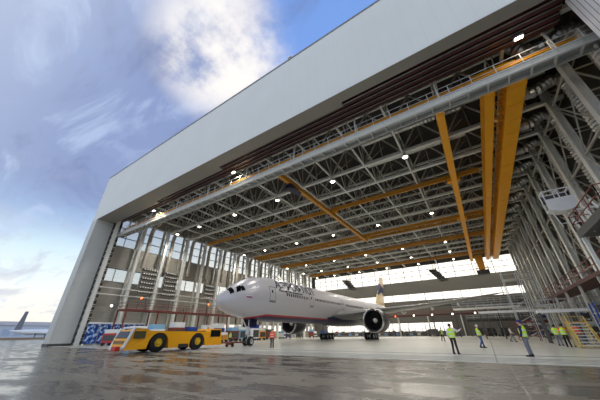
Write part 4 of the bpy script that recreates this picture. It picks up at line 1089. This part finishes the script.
# ------------------------------------------------------------------ far background at left
far = mat('distant_hangar_sheet', (196, 206, 226), .6, var=.15, scale=.05); fard = mat('distant_dark_building', (110, 112, 122), .7)
t = thing('terminal_building', 'long distant pale blue terminal building on the left horizon', 'building', (-360, 60, 0))
MB().box(-12, 12, -60, 34, 0, 11).build('wall', far, t); MB().box(-13, 13, -61, 35, 11, 14).build('roof', mat('distant_roof', (200, 202, 214), .6), t)
w = MB()
for k in range(12): w.box(12, 12.1, -58 + k * 7.5, -53 + k * 7.5, 3, 8)
w.build('window_row', mat('distant_glazing', (170, 188, 216), .3), t)
t = thing('terminal_building', 'dark grey distant building beside the white pillar', 'building', (-352, 116, 0))
MB().box(-10, 10, -12, 30, 0, 12.4).build('wall', fard, t); MB().box(-10.4, 10.4, -12.4, 30.4, 12.4, 13.2).build('parapet', M['steel_d'], t)
t = thing('parked_airliner', 'distant parked airliner whose fin rises over the buildings', 'airplane', (-290, 71, 0), 0.25)
f = MB(); f.tube([(28, 20, 4.2), (24, 17, 4.6), (10, 10, 4.8), (-10, -2, 5.0), (-20, -8, 6)], [.3, 1.9, 2.0, 1.9, .4], 12); f.build('fuselage', M['white'], t, smooth=True)
for gx, gy in ((22, 16), (-2, 0), (0, 5.5)): MB().tube([(gx, gy, 0), (gx, gy, 4.4)], .35, 8).build('landing_gear', M['steel_d'], t)
MB().loft([[(-18, -6.6, 5.5), (-14, -4.2, 5.5), (-14, -4, 5.6), (-18, -6.4, 5.6)], [(-21.4, -2.8, 20), (-19.4, -1.6, 20), (-19.4, -1.5, 20.1), (-21.4, -2.7, 20.1)]]).build('tail_fin', fard, t)
MB().bar((0, 4, 4), (-14, 22, 4.6), 3, .3).bar((2, 4, 4), (12, -14, 4.6), 3, .3).build('wing', M['white'], t)
o = st(MB().box(-268, -256, -300, 300, 0, 1.3), 'ground_verge', mat('dry_verge_grass', (150, 130, 104), .9, var=.2, scale=.05))

# ------------------------------------------------------------------ world: procedural evening sky
w = bpy.data.worlds.new('sky'); S.world = w; w.use_nodes = True; nt = w.node_tree; N, L = nt.nodes, nt.links
for n in list(N): N.remove(n)
out = N.new('ShaderNodeOutputWorld'); bg = N.new('ShaderNodeBackground'); L.new(bg.outputs[0], out.inputs[0])
tc = N.new('ShaderNodeTexCoord'); sp = N.new('ShaderNodeSeparateXYZ'); L.new(tc.outputs['Generated'], sp.inputs[0])
def math_(op, a, b=None, c=None):
    n = N.new('ShaderNodeMath'); n.operation = op
    for i, v in enumerate((a, b, c)):
        if v is None: continue
        if isinstance(v, (int, float)): n.inputs[i].default_value = v
        else: L.new(v, n.inputs[i])
    return n.outputs[0]
def dotdir(v):
    n = N.new('ShaderNodeVectorMath'); n.operation = 'DOT_PRODUCT'; L.new(tc.outputs['Generated'], n.inputs[0]); n.inputs[1].default_value = Vector(v).normalized(); return n.outputs['Value']
def mixc(f, a, b, blend='MIX'):
    n = N.new('ShaderNodeMix'); n.data_type = 'RGBA'; n.blend_type = blend
    if isinstance(f, (int, float)): n.inputs[0].default_value = f
    else: L.new(f, n.inputs[0])
    for i, v in ((6, a), (7, b)):
        if isinstance(v, tuple): n.inputs[i].default_value = v
        else: L.new(v, n.inputs[i])
    return n.outputs[2]
def smooth(v, lo, hi):
    n = N.new('ShaderNodeMapRange'); n.interpolation_type = 'SMOOTHSTEP'; n.inputs['From Min'].default_value = lo; n.inputs['From Max'].default_value = hi; L.new(v, n.inputs['Value']); return n.outputs[0]
rp = N.new('ShaderNodeValToRGB'); L.new(sp.outputs[2], rp.inputs[0]); el = rp.color_ramp.elements
el[0].position = 0; el[0].color = (.98, .90, .82, 1); el[1].position = 1; el[1].color = rgb(116, 156, 226)
for p, c in ((.07, (1.0, .97, .90, 1)), (.14, (.90, .98, .97, 1)), (.22, (.70, .88, .97, 1)), (.32, rgb(178, 208, 244)), (.5, rgb(150, 182, 236)), (.8, rgb(126, 164, 232))):
    e = el.new(p); e.color = c
# cloud-plane coordinates
zz = math_('ADD', sp.outputs[2], .18); cx = math_('DIVIDE', sp.outputs[0], zz); cy = math_('DIVIDE', sp.outputs[1], zz)
cb = N.new('ShaderNodeCombineXYZ'); L.new(cx, cb.inputs[0]); L.new(cy, cb.inputs[1])
mp = N.new('ShaderNodeMapping'); mp.inputs['Rotation'].default_value = (0, 0, .5); mp.inputs['Scale'].default_value = (1.0, 2.1, 1); L.new(cb.outputs[0], mp.inputs[0])
n1 = N.new('ShaderNodeTexNoise'); n1.inputs['Scale'].default_value = 1.6; n1.inputs['Detail'].default_value = 6; n1.inputs['Roughness'].default_value = .55; n1.inputs['Distortion'].default_value = .4; L.new(mp.outputs[0], n1.inputs['Vector'])
n2 = N.new('ShaderNodeTexNoise'); n2.inputs['Scale'].default_value = 4.2; n2.inputs['Detail'].default_value = 7; n2.inputs['Roughness'].default_value = .6; L.new(cb.outputs[0], n2.inputs['Vector'])
# grey-blue cloud mass towards (100,90) in view of the apron, broken by noise
mass = math_('ADD', math_('MULTIPLY', smooth(dotdir((-.76, .0, .62)), .74, .99), .55), math_('MULTIPLY', n1.outputs['Fac'], 1.0))
m1 = smooth(mass, .55, .95)
m1 = math_('MULTIPLY', m1, smooth(sp.outputs[2], .2, .42))
base = mixc(math_('MULTIPLY', m1, .85), rp.outputs[0], rgb(140, 154, 194))
n3 = N.new('ShaderNodeTexNoise'); n3.inputs['Scale'].default_value = 1.9; n3.inputs['Detail'].default_value = 7; n3.inputs['Roughness'].default_value = .58; n3.inputs['Distortion'].default_value = .8
mp3 = N.new('ShaderNodeMapping'); mp3.inputs['Rotation'].default_value = (0, 0, .9); mp3.inputs['Scale'].default_value = (.8, 2.4, 1); mp3.inputs['Location'].default_value = (3.1, 1.7, 0); L.new(cb.outputs[0], mp3.inputs[0]); L.new(mp3.outputs[0], n3.inputs['Vector'])
up_ = smooth(sp.outputs[2], .22, .5)
base = mixc(math_('MULTIPLY', math_('MULTIPLY', smooth(n3.outputs['Fac'], .5, .7), up_), .65), base, rgb(112, 126, 168))
base = mixc(math_('MULTIPLY', smooth(n3.outputs['Fac'], .47, .3), .55), base, rgb(196, 214, 246))
# bright white sunlit clouds near the facade
wh = math_('MULTIPLY', smooth(dotdir((-.48, .285, .825)), .966, .997), smooth(n2.outputs['Fac'], .3, .6))
base = mixc(wh, base, (1.0, .96, .93, 1))
# wisps low on the left
ws = math_('MULTIPLY', smooth(n1.outputs['Fac'], .5, .66), smooth(sp.outputs[2], .5, .2))
base = mixc(math_('MULTIPLY', ws, .5), base, rgb(186, 190, 214))
base = mixc(math_('MULTIPLY', smooth(dotdir((0, -1, .25)), -.1, .8), .9), base, (.82, .90, 1.0, 1))
# brighter sunset glow behind the hangar (+Y) and low
gl = math_('MULTIPLY', smooth(dotdir((.1, 1, .05)), .2, .95), smooth(sp.outputs[2], .6, .05))
base = mixc(math_('MULTIPLY', gl, .9), base, (2.6, 2.45, 2.15, 1))
L.new(base, bg.inputs[0]); bg.inputs[1].default_value = 1.0

# weak low sun behind thin cloud
sl = bpy.data.lights.new('sun', 'SUN'); sl.energy = .5; sl.angle = .35; sl.color = (1, .9, .78)
so = bpy.data.objects.new('sun', sl); so.rotation_euler = Vector((.25, -.95, -.3)).to_track_quat('-Z', 'Y').to_euler(); col.objects.link(so)

# ------------------------------------------------------------------ camera
cam = bpy.data.cameras.new('camera'); cam.sensor_width = 36; cam.lens = 251 / 600 * 36; cam.clip_end = 3000; cam.clip_start = .05
co = bpy.data.objects.new('camera', cam); col.objects.link(co)
PITCH, YAW, ROLL = math.radians(28.0), math.radians(33.1), math.radians(-.84)
fw = Vector((-math.sin(YAW) * math.cos(PITCH), math.cos(YAW) * math.cos(PITCH), math.sin(PITCH)))
r0 = Vector((math.cos(YAW), math.sin(YAW), 0)); u0 = r0.cross(fw)
R = r0 * math.cos(ROLL) + u0 * math.sin(ROLL); U = -r0 * math.sin(ROLL) + u0 * math.cos(ROLL)
mt = Matrix((R, U, -fw)).transposed().to_4x4(); mt.translation = Vector((0, 0, 1.35)); co.matrix_world = mt
S.camera = co
S.view_settings.view_transform = 'Standard'; S.view_settings.look = 'None'; S.view_settings.gamma = 1; S.view_settings.use_curve_mapping = False
S.view_settings.exposure = 0.08
